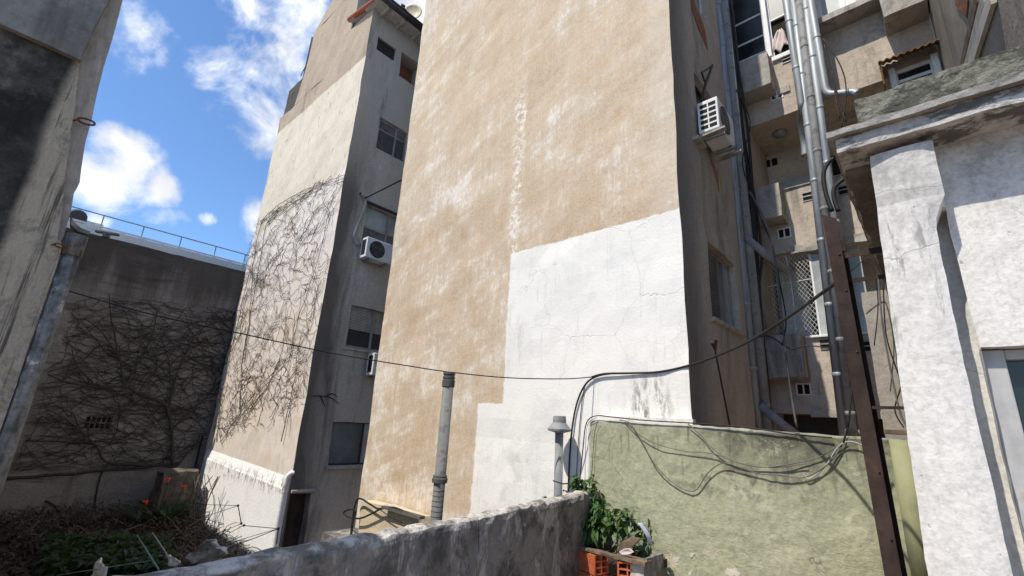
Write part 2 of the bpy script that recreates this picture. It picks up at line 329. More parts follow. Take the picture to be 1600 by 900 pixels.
simple('brick_orange', (.55, .145, .055), .85, sc=14, var=.25, bump=.4)
simple('ac_white', (.68, .68, .66), .5, var=.1, dirt=((.40, .38, .34), .58, .5))
plaster('ledge_cream', (.60, .51, .36), (.54, .45, .31), (.62, .55, .42), ((.3, .25, .2), .5, .5))
simple('dark_inside', (.012, .011, .01), .9)
simple('dish', (.52, .44, .31), .6, dirt=((.25, .15, .08), .55, .6))
simple('bark', (.125, .098, .078), .95, sc=9, var=.4, bump=.6)
simple('bark_dark', (.052, .043, .037), .95, sc=9, var=.4)
simple('tarp_grey', (.52, .55, .58), .7, var=.25)
simple('tarp_white', (.70, .70, .68), .7)
simple('cloth_pink', (.62, .52, .50), .9, var=.15)
simple('cord_green', (.16, .30, .24), .6)
simple('flower', (.80, .10, .03), .6)
simple('plastic_blue', (.45, .50, .58), .4)
simple('door_dark', (.045, .032, .026), .85, sc=4, var=.6)
simple('awning_rust', (.20, .105, .035), .9, sc=9, var=.45, bump=.6, dirt=((.07, .06, .03), .5, .8))
simple('net', (.62, .62, .58), .8)
def leafmat(name, c1, c2, tr=.35):
    mt, t, b = newmat(name); P, X, Y, Z = coords(t)
    g = nd(t, 'ShaderNodeNewGeometry').outputs['Random Per Island']
    c = mix(t, g, c1, c2); c = mix(t, mr(t, noi(t, P, 9, 3), .4, .65, 0, .4), c, tuple(x*.55 for x in c1))
    setb(t, b, c, .5, spec=.35)
    ts = nd(t, 'ShaderNodeBsdfTranslucent', {'Color': mix(t, .5, c, (.10, .16, .02))}); ms = nd(t, 'ShaderNodeMixShader', {0: tr, 1: b.outputs[0], 2: ts.outputs[0]})
    o = [n for n in t.nodes if n.type == 'OUTPUT_MATERIAL'][0]; t.links.new(ms.outputs[0], o.inputs[0])
leafmat('leaf_green', (.035, .085, .02), (.085, .16, .04))
leafmat('leaf_pale', (.13, .18, .09), (.26, .30, .18))
leafmat('leaf_garden', (.02, .04, .015), (.05, .085, .03))
leafmat('leaf_dry', (.036, .022, .015), (.085, .05, .03), .1)
simple('door_grey', (.40, .395, .385), .7, var=.2, dirt=((.30, .17, .09), .60, .6))
plaster('lip_concrete', (.27, .255, .235), (.20, .19, .175), (.36, .345, .32), bump=.9, dist=.03, big=2.0)
plaster('yard_concrete', (.27, .26, .245), (.23, .22, .205), (.31, .30, .28))
def glass(name, tint, rough=.08):
    mt, t, b = newmat(name); P, X, Y, Z = coords(t)
    n = noi(t, P, 1.3, 5, .6)
    setb(t, b, mix(t, mr(t, n, .35, .65), tint, tuple(x*1.7+.01 for x in tint)), mr(t, n, .3, .7, rough, rough+.15), noi(t, P, .8, 2), .04, .02, 0, .5)
glass('glass_dark', (.015, .018, .02)); glass('glass_frosted', (.26, .28, .28), .35); glass('glass_blind', (.09, .095, .095), .25); glass('glass_teal', (.004, .014, .016), .12)

plaster('old_stone', (.15, .125, .10), (.10, .085, .07), (.20, .17, .135), ((.04, .035, .03), .8, .46), bump=1.0, dist=.05, big=2)
# ------------------------------------------------------------------ mesh helpers
rnd = random.Random(7)
def jit(v, a=.010, b=.004, s=1.2):
    q = Vector(v); n = mn.noise_vector(q*s)*a + mn.noise_vector(q*(s*4.3) + Vector((5, 1, 9)))*b
    return q + n
class MB:
    def __init__(self): self.v = []; self.f = []; self.k = {}
    def vt(self, p, merge=False):
        if merge:
            key = (round(p[0], 4), round(p[1], 4), round(p[2], 4))
            if key in self.k: return self.k[key]
            self.k[key] = len(self.v)
        self.v.append(Vector(p)); return len(self.v)-1
    def face(self, pts, merge=False): self.f.append([self.vt(p, merge) for p in pts])
    def hexa(self, b, tp):                       # bottom 4, top 4, same order
        i = [self.vt(p) for p in list(b)+list(tp)]
        for q in ((3, 2, 1, 0), (4, 5, 6, 7), (0, 1, 5, 4), (1, 2, 6, 5), (2, 3, 7, 6), (3, 0, 4, 7)): self.f.append([i[j] for j in q])
        return self
    def box(self, x0, x1, y0, y1, z0, z1):
        self.hexa([(x0, y0, z0), (x1, y0, z0), (x1, y1, z0), (x0, y1, z0)], [(x0, y0, z1), (x1, y0, z1), (x1, y1, z1), (x0, y1, z1)])
        return self
    def gbox(self, x0, x1, y0, y1, z0, z1, st=.25):            # box with gridded faces
        def cut(a, b):
            n = max(1, int(round((b-a)/st))); return [a+(b-a)*i/n for i in range(n+1)]
        xs, ys, zs = cut(x0, x1), cut(y0, y1), cut(z0, z1)
        for (A, B, fn) in ((xs, ys, lambda a, b: (a, b, z0)), (xs, ys, lambda a, b: (a, b, z1)), (xs, zs, lambda a, b: (a, y0, b)),
                           (xs, zs, lambda a, b: (a, y1, b)), (ys, zs, lambda a, b: (x0, a, b)), (ys, zs, lambda a, b: (x1, a, b))):
            for i in range(len(A)-1):
                for j in range(len(B)-1):
                    self.face([fn(A[i], B[j]), fn(A[i+1], B[j]), fn(A[i+1], B[j+1]), fn(A[i], B[j+1])], True)
        return self
    def prism(self, poly, ext):
        ext = Vector(ext); n = len(poly); a = [self.vt(p) for p in poly]; b = [self.vt(Vector(p)+ext) for p in poly]
        self.f.append(a[::-1]); self.f.append(b)
        for i in range(n): self.f.append([a[i], a[(i+1) % n], b[(i+1) % n], b[i]])
        return self
    def bar(self, p, q, w, h, up=(0, 0, 1)):
        p, q = Vector(p), Vector(q); d = (q-p).normalized(); s = d.cross(Vector(up))
        if s.length < 1e-4: s = d.cross(Vector((0, 1, 0)))
        s = s.normalized()*w/2; u = s.cross(d).normalized()*h/2
        self.hexa([p-s-u, p+s-u, p+s+u, p-s+u], [q-s-u, q+s-u, q+s+u, q-s+u]); return self
    def tube(self, pts, r, n=6, cap=True):
        pts = [Vector(p) for p in pts]; rs = r if isinstance(r, (list, tuple)) else [r]*len(pts); rings = []
        prev = None
        for i, p in enumerate(pts):
            d = (pts[min(i+1, len(pts)-1)] - pts[max(i-1, 0)])
            d = d.normalized() if d.length > 1e-9 else Vector((0, 0, 1))
            if prev is None: a = d.orthogonal().normalized()
            else:
                a = prev - d*prev.dot(d); a = a.normalized() if a.length > 1e-6 else d.orthogonal().normalized()
            prev = a; b = d.cross(a)
            rings.append([self.vt(p + (a*math.cos(2*math.pi*k/n) + b*math.sin(2*math.pi*k/n))*rs[i]) for k in range(n)])
        for i in range(len(rings)-1):
            for k in range(n): self.f.append([rings[i][k], rings[i][(k+1) % n], rings[i+1][(k+1) % n], rings[i+1][k]])
        if cap: self.f.append(rings[0][::-1]); self.f.append(rings[-1])
        return self
    def lathe(self, prof, c=(0, 0, 0), n=20, ax='z'):
        c = Vector(c); rings = []
        for r, z in prof:
            ring = []
            for k in range(n):
                a = 2*math.pi*k/n; p = (r*math.cos(a), r*math.sin(a), z)
                if ax == 'y': p = (p[0], z, p[1])
                if ax == 'x': p = (z, p[0], p[1])
                ring.append(self.vt(c+Vector(p)))
            rings.append(ring)
        for i in range(len(rings)-1):
            for k in range(n): self.f.append([rings[i][k], rings[i][(k+1) % n], rings[i+1][(k+1) % n], rings[i+1][k]])
        self.f.append(rings[0][::-1]); self.f.append(rings[-1]); return self
    def leaf(self, p, d, w, l, bend=.25):
        """one leaf: a folded pointed blade of six faces"""
        p, d = Vector(p), Vector(d).normalized(); s = d.cross(Vector((rnd.uniform(-.4, .4), rnd.uniform(-.4, .4), 1)))
        s = (s if s.length > .05 else d.orthogonal()).normalized(); u = s.cross(d).normalized()
        st = [(0, .06, 0), (.28, .85, .06), (.6, .8, .04), (1, 0, -bend)]
        c = [self.vt(p + d*(l*a) + u*(l*e*1.0 - 0.10*w*(b > .1))) for a, b, e in st]
        L = [self.vt(p + d*(l*a) + s*(w*.5*b) + u*(l*e)) for a, b, e in st[:3]]; R = [self.vt(p + d*(l*a) - s*(w*.5*b) + u*(l*e)) for a, b, e in st[:3]]
        for q in (L, R):
            self.f.append([c[0], q[0], q[1], c[1]]); self.f.append([c[1], q[1], q[2], c[2]]); self.f.append([c[2], q[2], c[3]])
    def wall(self, ax, v, u0, u1, z0, z1, holes=(), depth=.15, inward=1, st=.4):
        """gridded wall in the plane ax = v with recessed openings (u0,u1,z0,z1[,depth])"""
        P = (lambda u, z, w=v: (w, u, z)) if ax == 'x' else (lambda u, z, w=v: (u, w, z))
        def cuts(a, b, ks):
            b_ = sorted(set([a, b] + [k for k in ks if a < k < b])); out = []
            for i in range(len(b_)-1):
                n = max(1, int(round((b_[i+1]-b_[i])/st))); out += [b_[i]+(b_[i+1]-b_[i])*j/n for j in range(n)]
            return out+[b]
        us = cuts(u0, u1, [h[0] for h in holes]+[h[1] for h in holes]); zs = cuts(z0, z1, [h[2] for h in holes]+[h[3] for h in holes])
        for i in range(len(us)-1):
            for j in range(len(zs)-1):
                cu, cz = (us[i]+us[i+1])/2, (zs[j]+zs[j+1])/2
                if any(h[0] < cu < h[1] and h[2] < cz < h[3] for h in holes): continue
                self.face([P(us[i], zs[j]), P(us[i+1], zs[j]), P(us[i+1], zs[j+1]), P(us[i], zs[j+1])], True)
        for h in holes:
            w = v + inward*(h[4] if len(h) > 4 else depth); a, b, c, d = h[:4]
            hu = [u for u in us if a-1e-6 <= u <= b+1e-6]; hz = [z for z in zs if c-1e-6 <= z <= d+1e-6]
            for i in range(len(hu)-1):
                for z in (c, d): self.face([P(hu[i], z), P(hu[i+1], z), P(hu[i+1], z, w), P(hu[i], z, w)], True)
            for j in range(len(hz)-1):
                for u in (a, b): self.face([P(u, hz[j]), P(u, hz[j+1]), P(u, hz[j+1], w), P(u, hz[j], w)], True)
        return self
    def build(self, name, mat, parent=None, local=False, smooth=False, rough=None, bev=0, sub=0):
        vs = [jit(p, *rough) for p in self.v] if rough else self.v
        me = bpy.data.meshes.new(name); me.from_pydata([tuple(p) for p in vs], [], self.f); me.update()
        me.materials.append(MATS[mat])
        if smooth: me.polygons.foreach_set('use_smooth', [True]*len(me.polygons))
        o = bpy.data.objects.new(name, me); C.objects.link(o)
        if parent:
            o.parent = parent
            if not local: o.matrix_parent_inverse = Matrix.Translation(-parent.location)
        if bev:
            b = o.modifiers.new('bevel', 'BEVEL'); b.width = bev; b.segments = 2; b.limit_method = 'ANGLE'; b.angle_limit = math.radians(40)
        return o
def tag(o, label, cat, group=None, kind=None):
    if label: o['label'] = label
    if cat: o['category'] = cat
    if group: o['group'] = group
    if kind: o['kind'] = kind
    return o
def thing(name, label, cat, loc=(0, 0, 0), group=None, rz=0.0):
    o = bpy.data.objects.new(name, None); C.objects.link(o); o.empty_display_size = .2
    o.location = loc; o.rotation_euler = (0, 0, rz)
    return tag(o, label, cat, group)
def stuff(o): o['kind'] = 'stuff'; return o
def struct(o): o['kind'] = 'structure'; return o
def fb(mb, ax, v, u0, u1, z0, z1, n0, n1):          # box on a facade: n is the distance out of the wall (+x for 'x', -y for 'y')
    if ax == 'x': mb.box(v+n0, v+n1, u0, u1, z0, z1)
    elif ax == '-x': mb.box(v-n1, v-n0, u0, u1, z0, z1)
    else: mb.box(u0, u1, v-n1, v-n0, z0, z1)
    return mb
def curve(pts, n=8):                                 # Catmull-Rom through the points
    pts = [Vector(p) for p in pts]; out = []
    for i in range(len(pts)-1):
        a, b, c, d = pts[max(i-1, 0)], pts[i], pts[i+1], pts[min(i+2, len(pts)-1)]
        for k in range(n):
            s = k/n; out.append(.5*((2*b)+(c-a)*s+(2*a-5*b+4*c-d)*s*s+(3*b-a-3*c+d)*s*s*s))
    return out+[pts[-1]]
def window(par, ax, v, u0, u1, z0, z1, depth, fmat, panes, fw=.045, label=None):
    """framed window set back in its opening; panes = [(a,b,c,d,material)] as fractions of the opening"""
    f = MB(); n0, n1 = -depth+.02, -depth+.065
    fb(f, ax, v, u0, u0+fw, z0, z1, n0, n1); fb(f, ax, v, u1-fw, u1, z0, z1, n0, n1)
    fb(f, ax, v, u0+fw, u1-fw, z0, z0+fw, n0, n1); fb(f, ax, v, u0+fw, u1-fw, z1-fw, z1, n0, n1)
    us = sorted({p[0] for p in panes if 0 < p[0] < 1}); zs = sorted({p[2] for p in panes if 0 < p[2] < 1})
    for u in us: c = u0+(u1-u0)*u; fb(f, ax, v, c-fw*.5, c+fw*.5, z0+fw, z1-fw, n0+.004, n1+.006)
    for z in zs: c = z0+(z1-z0)*z; fb(f, ax, v, u0+fw, u1-fw, c-fw*.4, c+fw*.4, n0+.002, n1-.003)
    w = f.build('window', fmat, par)
    if label: w['label'] = label
    for (a, b, c, d, pm) in panes:
        g = MB(); fb(g, ax, v, u0+(u1-u0)*a+fw*.3, u0+(u1-u0)*b-fw*.3, z0+(z1-z0)*c+fw*.3, z0+(z1-z0)*d-fw*.3, n0+.012+.004*a, n0+.022+.004*a).build('pane', pm, w)
    k = MB(); fb(k, ax, v, u0-.02, u1+.02, z0-.02, z1+.02, -depth-.03, -depth+.004).build('backing', 'dark_inside', w)
    return w
def slats(par, ax, v, u0, u1, z0, z1, n, out, mat, name='shutter', th=.012, tilt=.6):
    s = MB(); hh = (z1-z0)/n
    for i in range(n): fb(s, ax, v, u0, u1, z0+i*hh+hh*.04, z0+(i+.82)*hh, out, out+th)
    return stuff(s.build(name, mat, par))

YB, YL, YC, XD, YG = 5.4, 4.77, 8.8, -16.5, 5.1
XB0, XB1 = -8.76, -2.10          # beige building
XL0, XL1 = -16.40, -10.45        # vine covered building
FLOOR = -1.6

# ------------------------------------------------------------------ ground and floors
struct(MB().box(-400, 400, -400, 400, -3.3, -3.2).build('ground', 'yard_concrete'))
struct(MB().box(-2.6, 6, -8, 5.0, -1.75, FLOOR).build('terrace_floor', 'terrace_tile'))
struct(MB().box(-8.7, -3.35, 4.7, 5.38, -2.2, -2.05).build('lower_roof', 'parapet_render'))
struct(MB().box(-2.05, 3.0, 5.3, 8.75, -.75, -.6).build('courtyard_floor', 'terrace_tile'))

# ------------------------------------------------------------------ beige apartment block
bb = thing('apartment_block', 'tall beige rendered apartment block with a white painted patch low on its blank wall', 'building', ((XB0+XB1)/2, YB, -3.2))
f = MB(); f.wall('y', YB, XB0, XB1, -3.2, 15, (), st=.3)
f.build('front_wall', 'beige_render', bb, rough=(.022, .010))
w1 = (6.30, 7.54, 1.53, 2.64)
w2 = (6.28, 7.05, 4.55, 5.55)
w3 = (6.30, 7.25, 7.3, 8.5)
side = MB(); side.wall('x', XB1, YB, 7.86, -3.2, 15, [(*w1, .16), (*w2, .16), (*w3, .16)], inward=-1, st=.3)
side.build('side_wall', 'side_render', bb, rough=(.022, .010))
o = MB()
o.wall('x', XB0, YB, 10, -3.2, 15, (), st=.5); o.wall('y', 10, XB0, XB1-1, -3.2, 15, (), st=.6)
o.face([(XB0, YB, 15), (XB1, YB, 15), (XB1, 7.86, 15), (XB1-1, 10, 15), (XB0, 10, 15)])
o.wall('y', 7.86, XB1-1, XB1, -3.2, 15, (), st=.5); o.wall('x', XB1-1, 7.86, 10, -3.2, 15, (), st=.6)
o.build('rear_walls', 'side_render', bb, rough=(.022, .010))
wn = window(bb, 'x', XB1, *w1, .16, 'frame_grey', [(0, .5, 0, 1, 'glass_dark'), (.5, .78, 0, 1, 'glass_blind'), (.78, 1, 0, 1, 'glass_frosted')], .04)
slats(wn, 'x', XB1, w1[0]+.05, w1[0]+.60, w1[2]+.05, w1[3]-.05, 22, -.09, 'shutter_dark')
MB().prism([(XB1+.002, w1[0]-.05, w1[2]-.06), (XB1+.05, w1[0]-.05, w1[2]-.05), (XB1+.05, w1[0]-.05, w1[2]), (XB1+.002, w1[0]-.05, w1[2])], (0, w1[1]-w1[0]+.12, 0)).build('sill', 'side_render', wn)
window(bb, 'x', XB1, *w2, .16, 'frame_dark', [(0, 1, 0, .55, 'glass_dark'), (0, 1, .55, 1, 'glass_dark')], .04)
window(bb, 'x', XB1, *w3, .16, 'frame_white', [(0, .5, 0, 1, 'glass_dark'), (.5, 1, 0, 1, 'glass_blind')], .05)
# bare brick triangles where render has fallen off
for q in ((( -1), [(6.35, 6.9), (7.05, 6.55), (7.0, 6.95), (6.4, 7.3)]), ((-1), [(6.72, 4.20), (7.05, 4.12), (7.02, 3.72)])):
    MB().prism([(XB1+.001, a, b) for a, b in q[1]], (.012, 0, 0)).build('bare_brick', 'old_brick', bb)

# ------------------------------------------------------------------ vine covered block
vb = thing('narrow_block', 'narrow apartment block with bare climbing vine and a cream band on its sunlit wall', 'building', ((XL0+XL1)/2, YL, -3.2))
def grid_poly(mb, y, rows):                    # rows: (z, x0, x1) bottom to top
    for (za, a0, a1), (zb, b0, b1) in zip(rows, rows[1:]):
        nz = max(1, round((zb-za)/.45)); nx = max(1, round(max(a1-a0, b1-b0)/.45))
        for j in range(nz):
            s, e = j/nz, (j+1)/nz
            for i in range(nx):
                X = lambda k, w: (a0+(b0-a0)*w) + ((a1+(b1-a1)*w)-(a0+(b0-a0)*w))*k/nx
                mb.face([(X(i, s), y, za+(zb-za)*s), (X(i+1, s), y, za+(zb-za)*s), (X(i+1, e), y, za+(zb-za)*e), (X(i, e), y, za+(zb-za)*e)], True)
f = MB(); grid_poly(f, YL, [(-3.2, XL0, XL1), (9.75, XL0-.1, XL1)])
grid_poly(f, YL, [(9.75, XL0-.1, XL1), (10.4, XL0-.12, XL1)]); grid_poly(f, YL, [(10.4, -15.3, XL1), (11.42, -15.05, XL1)])
grid_poly(f, YL, [(11.42, -15.05, -11.66), (13.30, -14.88, -11.62)])
f.face([(-14.88, YL, 13.3), (-11.62, YL, 13.3), (-11.62, YL, 15.4), (-11.9, YL, 15.4)])
f.build('front_wall', 'vine_front_render', vb, rough=(.035, .014))
vw = [(5.52, 6.9, -1.10, -.13, .14), (5.50, 6.9, 1.60, 2.64, .14), (5.50, 6.9, 4.18, 5.40, .14), (5.50, 6.45, 7.12, 8.09, .14), (5.06, 5.66, 10.13, 10.58, .14), (5.86, 6.6, 9.75, 10.66, .5)]
dr = (4.80, 5.26, -3.0, -1.66, .3)
s = MB(); s.wall('x', XL1, YL, 8.2, -3.2, 11.4, vw+[dr], inward=-1, st=.35)
s.build('side_wall', 'vine_side_render', vb, rough=(.035, .014))
r = MB(); r.wall('y', 8.2, XL0, XL1, -3.2, 11.4, (), st=.8); r.wall('x', XL0, YL, 8.2, -3.2, 10.4, (), st=.8); r.face([(XL0, YL, 10.4), (-15.3, YL, 10.4), (-15.3, 8.2, 10.4), (XL0, 8.2, 10.4)])
r.wall('x', -15.1, YL, 5.4, 10.4, 13.3, (), st=.8)
r.build('rear_walls', 'vine_side_render', vb)
tw = MB(); tw.wall('x', -11.62, YL, 5.4, 11.3, 15.4, (), st=.6); tw.wall('y', 5.4, -15.0, -11.62, 11.3, 13.3, (), st=.6)
tw.face([(-14.9, YL, 13.3), (-11.9, YL, 15.4), (-11.9, 5.4, 15.4), (-14.9, 5.4, 13.3)]); tw.face([(-11.9, YL, 15.4), (-11.62, YL, 15.4), (-11.62, 5.4, 15.4), (-11.9, 5.4, 15.4)])
tw.build('stair_tower', 'shaft_render', vb)
lp = MB(); lp.gbox(-16.42, -15.1, YL+.06, YL+.3, 10.38, 11.6, .3); lp.build('low_parapet', 'sooty_wall', vb, rough=(.02, .01))
# windows
w = window(vb, 'x', XL1, *vw[0], 'frame_dark', [(0, .6, 0, 1, 'glass_blind'), (.6, 1, 0, 1, 'glass_frosted')], .035)
MB().box(XL1, XL1+.08, 5.46, 6.95, -1.17, -1.105).build('sill', 'vine_side_render', w, bev=.01)
w = window(vb, 'x', XL1, *vw[1], 'frame_grey', [(0, .5, 0, .45, 'glass_dark'), (.5, 1, 0, .45, 'glass_dark')], .06)
slats(w, 'x', XL1, 5.54, 6.86, 2.06, 2.60, 14, -.10, 'shutter_tan', 'roller_shutter')
MB().box(XL1, XL1+.05, 5.44, 6.95, 1.53, 1.595).build('sill', 'vine_side_render', w, bev=.01)
w = window(vb, 'x', XL1, *vw[2], 'frame_grey', [(0, .52, 0, .5, 'glass_blind'), (0, .52, .5, 1, 'glass_frosted'), (.52, 1, 0, .5, 'glass_blind'), (.52, 1, .5, 1, 'glass_frosted')], .05)
MB().box(XL1, XL1+.10, 5.42, 6.95, 5.405, 5.45).build('lintel_lip', 'frame_dark', w)
w = window(vb, 'x', XL1, *vw[3], 'frame_grey', [(0, .62, 0, .68, 'glass_dark'), (.62, 1, 0, .68, 'glass_dark'), (0, 1, .68, 1, 'glass_blind')], .05)
slats(w, 'x', XL1, 5.55, 6.07, 7.16, 7.78, 13, -.10, 'shutter_dark')
slats(w, 'x', XL1, 6.12, 6.42, 7.16, 7.78, 13, -.10, 'shutter_dark')
w = window(vb, 'x', XL1, *vw[4], 'frame_dark', [(0, .5, 0, 1, 'glass_dark'), (.5, 1, 0, 1, 'glass_dark')], .03)
g = MB()
for k in range(5): fb(g, 'x', XL1, 5.10, 5.62, 10.17+k*.08, 10.185+k*.08, -.05, -.035)
stuff(g.build('grille', 'frame_dark', w))
MB().box(XL1-.62, XL1-.48, 5.8, 6.7, 9.7, 10.7).build('loft_wall', 'old_brick', vb)
d = MB().box(XL1-.30, XL1-.24, 4.78, 5.28, -3.05, -1.64).build('door', 'door_dark', vb)
MB().box(XL1-.05, XL1+.07, 4.79, 5.32, -1.62, -1.56).build('door_canopy', 'box_concrete', vb, bev=.01)
# eave on the right: soffit, rafters, black gutter
ev = MB(); ev.face([(XL1-.25, 4.62, 11.36), (XL1+.50, 4.62, 11.30), (XL1+.50, 8.2, 11.30), (XL1-.25, 8.2, 11.36)]); ev.face([(XL1-1.25, 4.62, 11.62), (XL1+.50, 4.62, 11.33), (XL1+.50, 8.2, 11.33), (XL1-1.25, 8.2, 11.62)])
er = ev.build('eave', 'soffit_wood', vb)
for k in range(6): MB().bar((XL1-.02, 5.0+k*.55, 11.30), (XL1+.46, 5.0+k*.55, 11.26), .06, .08).build('rafter', 'soffit_wood', er)
MB().tube([(XL1+.54, 4.55, 11.34), (XL1+.54, 8.2, 11.34)], .085, 10).build('gutter', 'gutter_black', vb, smooth=True)
MB().box(XL1+.44, XL1+.63, 4.55, 8.2, 11.38, 11.44).build('gutter_edge', 'gutter_black', vb)
rt = MB()
for k in range(9):
    x = -11.75 + k*.17
    if k == 0: mt_ = MB().lathe([(.075, 0), (.085, .03), (.068, .20)], (0, 0, 0), 10, 'x').build('ridge_tile', 'roof_tile_red', vb, local=True, smooth=True); me_ = mt_.data
    else: mt_ = bpy.data.objects.new('ridge_tile', me_); C.objects.link(mt_); mt_.parent = vb
    mt_.location = Vector((x, 4.66, 11.72-k*.036)) - vb.location; mt_.rotation_euler = (0, .21, 0)
# white plinth standing out of the wall foot
p = MB(); XA, XZ = -16.15, -10.47
def zt(x): return -1.14 + (x-XA)/(XZ-XA)*-.18
n = 22
for i in range(n):
    a, b = XA+(XZ-XA)*i/n, XA+(XZ-XA)*(i+1)/n
    for (ya, za, yb, zb) in ((YL-.02, 0, YL-.07, -.21), (YL-.07, -.21, YL-.085, -.25), (YL-.085, -.25, YL-.09, -1.2), (YL-.09, -1.2, YL-.09, -2.1)):
        p.face([(a, ya, zt(a)+za), (b, ya, zt(b)+za), (b, yb, zt(b)+zb), (a, yb, zt(a)+zb)], True)
for x in (XA, XZ): p.face([(x, YL-.02, zt(x)), (x, YL-.07, zt(x)-.21), (x, YL-.085, zt(x)-.25), (x, YL-.09, -3.25), (x, YL-.02, -3.25)])
p.build('plinth', 'plinth_white', vb, rough=(.010, .003, 1.2))
e = MB(); e.tube(curve([(XZ-.03, YL-.10, -3.2), (XZ-.03, YL-.10, -1.7), (XZ-.03, YL-.09, -1.36), (XZ+.0, YL-.04, -1.24), (XZ+.02, YL+.02, -1.23)]), .05, 8); e.build('plinth_corner', 'plinth_white', vb, smooth=True, rough=(.02, .01))
# ------------------------------------------------------------------ sooty boundary wall on the left
dw = thing('boundary_wall', 'tall soot-dark boundary wall overgrown with bare branches, in shade', 'wall', (XD, 2.5, -3.2))
m = MB(); m.wall('x', XD, -.2, 6.5, -3.2, 4.40, [(1.88, 2.44, -.68, -.34, .12)], inward=-1, st=.3)
for i in range(28):
    a, b = -.2+6.7*i/28, -.2+6.7*(i+1)/28; m.face([(XD, a, 4.4), (XD, b, 4.4), (XD-.3, b, 4.4), (XD-.3, a, 4.4)], True)
m.wall('x', XD-.3, -.2, 6.5, -3.2, 4.40, (), st=1.0)
m.build('masonry', 'sooty_wall', dw, rough=(.03, .015))
m = MB(); m.gbox(XD, XD+.10, -.2, 4.7, -3.2, -1.72, .3); m.build('footing', 'sooty_wall', dw, rough=(.035, .02))
v = MB()
for i in range(6): v.box(XD-.09, XD+.004, 1.88+i*.106, 1.905+i*.106, -.68, -.34)
for z in (-.68, -.525, -.365): v.box(XD-.09, XD+.002, 1.88, 2.44, z, z+.025)
v.build('vent_block', 'sooty_wall', dw)
MB().box(XD-.12, XD-.10, 1.86, 2.46, -.70, -.32).build('vent_backing', 'dark_inside', dw)
q0_, q1_ = at('x', XD+.12, 303, 735), at('x', XD+.12, 318, 680); MB().box(XD+.101, XD+.125, q0_.y, q1_.y, q0_.z, q1_.z).build('opening', 'dark_inside', dw)
MB().bar((XD-.1, .93, 4.52), (XD+.12, 1.40, 4.52), .12, .05).build('coping_slab', 'pipe_dark', dw)
MB().box(XD-.06, XD+.06, 1.08, 1.24, 4.40, 4.50).build('coping_support', 'pipe_old', dw)

# white roof terrace beyond it, with railing
rf = thing('roof_terrace_wall', 'white parapet of a roof terrace beyond the dark wall', 'wall', (-19, 2, -3.2))
a, b = at('x', -19, 140, 352), at('x', -19, 386, 416)
MB().hexa([(-19.2, -1, -3.2), (-19, -1, -3.2), (-19, 9, -3.2), (-19.2, 9, -3.2)], [(-19.2, -1, a.z), (-19, -1, a.z), (-19, 9, b.z), (-19.2, 9, b.z)]).build('parapet', 'far_white', rf)
rl = thing('roof_railing', 'thin metal railing on the white roof terrace parapet', 'railing', (-19.1, 2, a.z))
tp = [at('x', -19.1, x, y) for x, y in ((118, 326), (225, 355), (386, 396))]; lo = [at('x', -19.1, x, y) for x, y in ((118, 343), (225, 374), (386, 413))]
ztop = sum(p.z for p in tp)/3; zlo = sum(p.z for p in lo)/3
MB().tube([(-19.1, -1, ztop), (-19.1, 8, ztop)], .022, 6).build('rail', 'pipe_grey', rl)
MB().tube([(-19.1, -1, zlo), (-19.1, 8, zlo)], .035, 6).build('rail', 'far_white', rl)
for x, y in ((163, 337), (225, 356), (284, 371), (338, 385), (384, 396)):
    q = at('x', -19.1, x, y); MB().tube([(-19.1, q.y, a.z-.1), (-19.1, q.y, ztop)], .018, 5).build('post', 'pipe_grey', rl)
for x, y in ((191, 366), (223, 374), (254, 382), (282, 390), (309, 396), (335, 402), (360, 409)):
    q = at('x', -19.1, x, y); MB().box(-19.13, -19.07, q.y-.05, q.y+.05, a.z-.12, zlo-.02).build('stub', 'far_white', rl)
ph = thing('rooftop_hut', 'white stepped rooftop hut with a dark round vent, behind the drainpipe', 'building', (-25, 1, -3.2))
q0, q1, q2 = at('x', -24, 112, 331), at('x', -24, 139, 342), at('x', -24, 177, 362)
MB().box(-26, -24, -2, q1.y-.05, -3.2, q0.z).build('upper_block', 'far_white', ph, bev=.02)
MB().box(-26, -23.9, q1.y-.05, q2.y-.35, -3.2, q1.z-.1).build('middle_block', 'far_white', ph, bev=.02)
MB().box(-26, -23.8, q2.y-.35, q2.y+.35, -3.2, q2.z-.2).build('lower_block', 'far_white', ph, bev=.02)
q = at('x', -23.8, 121, 338); MB().lathe([(.26, 0), (.30, .05), (.30, .16), (.24, .2)], (-24.0, q.y, q.z), 16, 'x').build('vent', 'frame_dark', ph)

# ------------------------------------------------------------------ house corner at the left edge
XN = -2.8
nh = thing('neighbour_house', 'mouldy concrete house corner leaning into the left edge of the picture', 'building', (-3.2, -1.5, -3.2))
def yz(x, pts): return [(x, q.y, q.z) for q in (at('x', x, px, py) for px, py in pts)]
cr = [(125, 95), (121, 130), (115, 180), (105, 250), (97, 320), (90, 372)]
crk = yz(XN, cr)
def gpoly(mb, x, left, rows, thick):            # rows: (y_right, z) top to bottom; a slab from y = left to the ragged edge
    fine = curve([(x, r[0], r[1]) for r in rows], 6); n = 10
    P = lambda r, k, dx: (x+dx, left + (r.y-left)*(k/n)**.5, r.z)
    for r, s in zip(fine, fine[1:]):
        for k in range(n): mb.face([P(r, k, 0), P(r, k+1, 0), P(s, k+1, 0), P(s, k, 0)], True)
        mb.face([P(r, n, 0), P(r, n, -thick), P(s, n, -thick), P(s, n, 0)], True)
        for k in range(n): mb.face([P(r, k, -thick), P(r, k+1, -thick), P(s, k+1, -thick), P(s, k, -thick)], True)
    for r in (fine[0], fine[-1]):
        for k in range(n): mb.face([P(r, k, 0), P(r, k+1, 0), P(r, k+1, -thick), P(r, k, -thick)], True)
rows = [(q[1], q[2]) for q in crk] + [(.068, .63), (.072, .2), (.075, -.4), (.075, -3.2)]
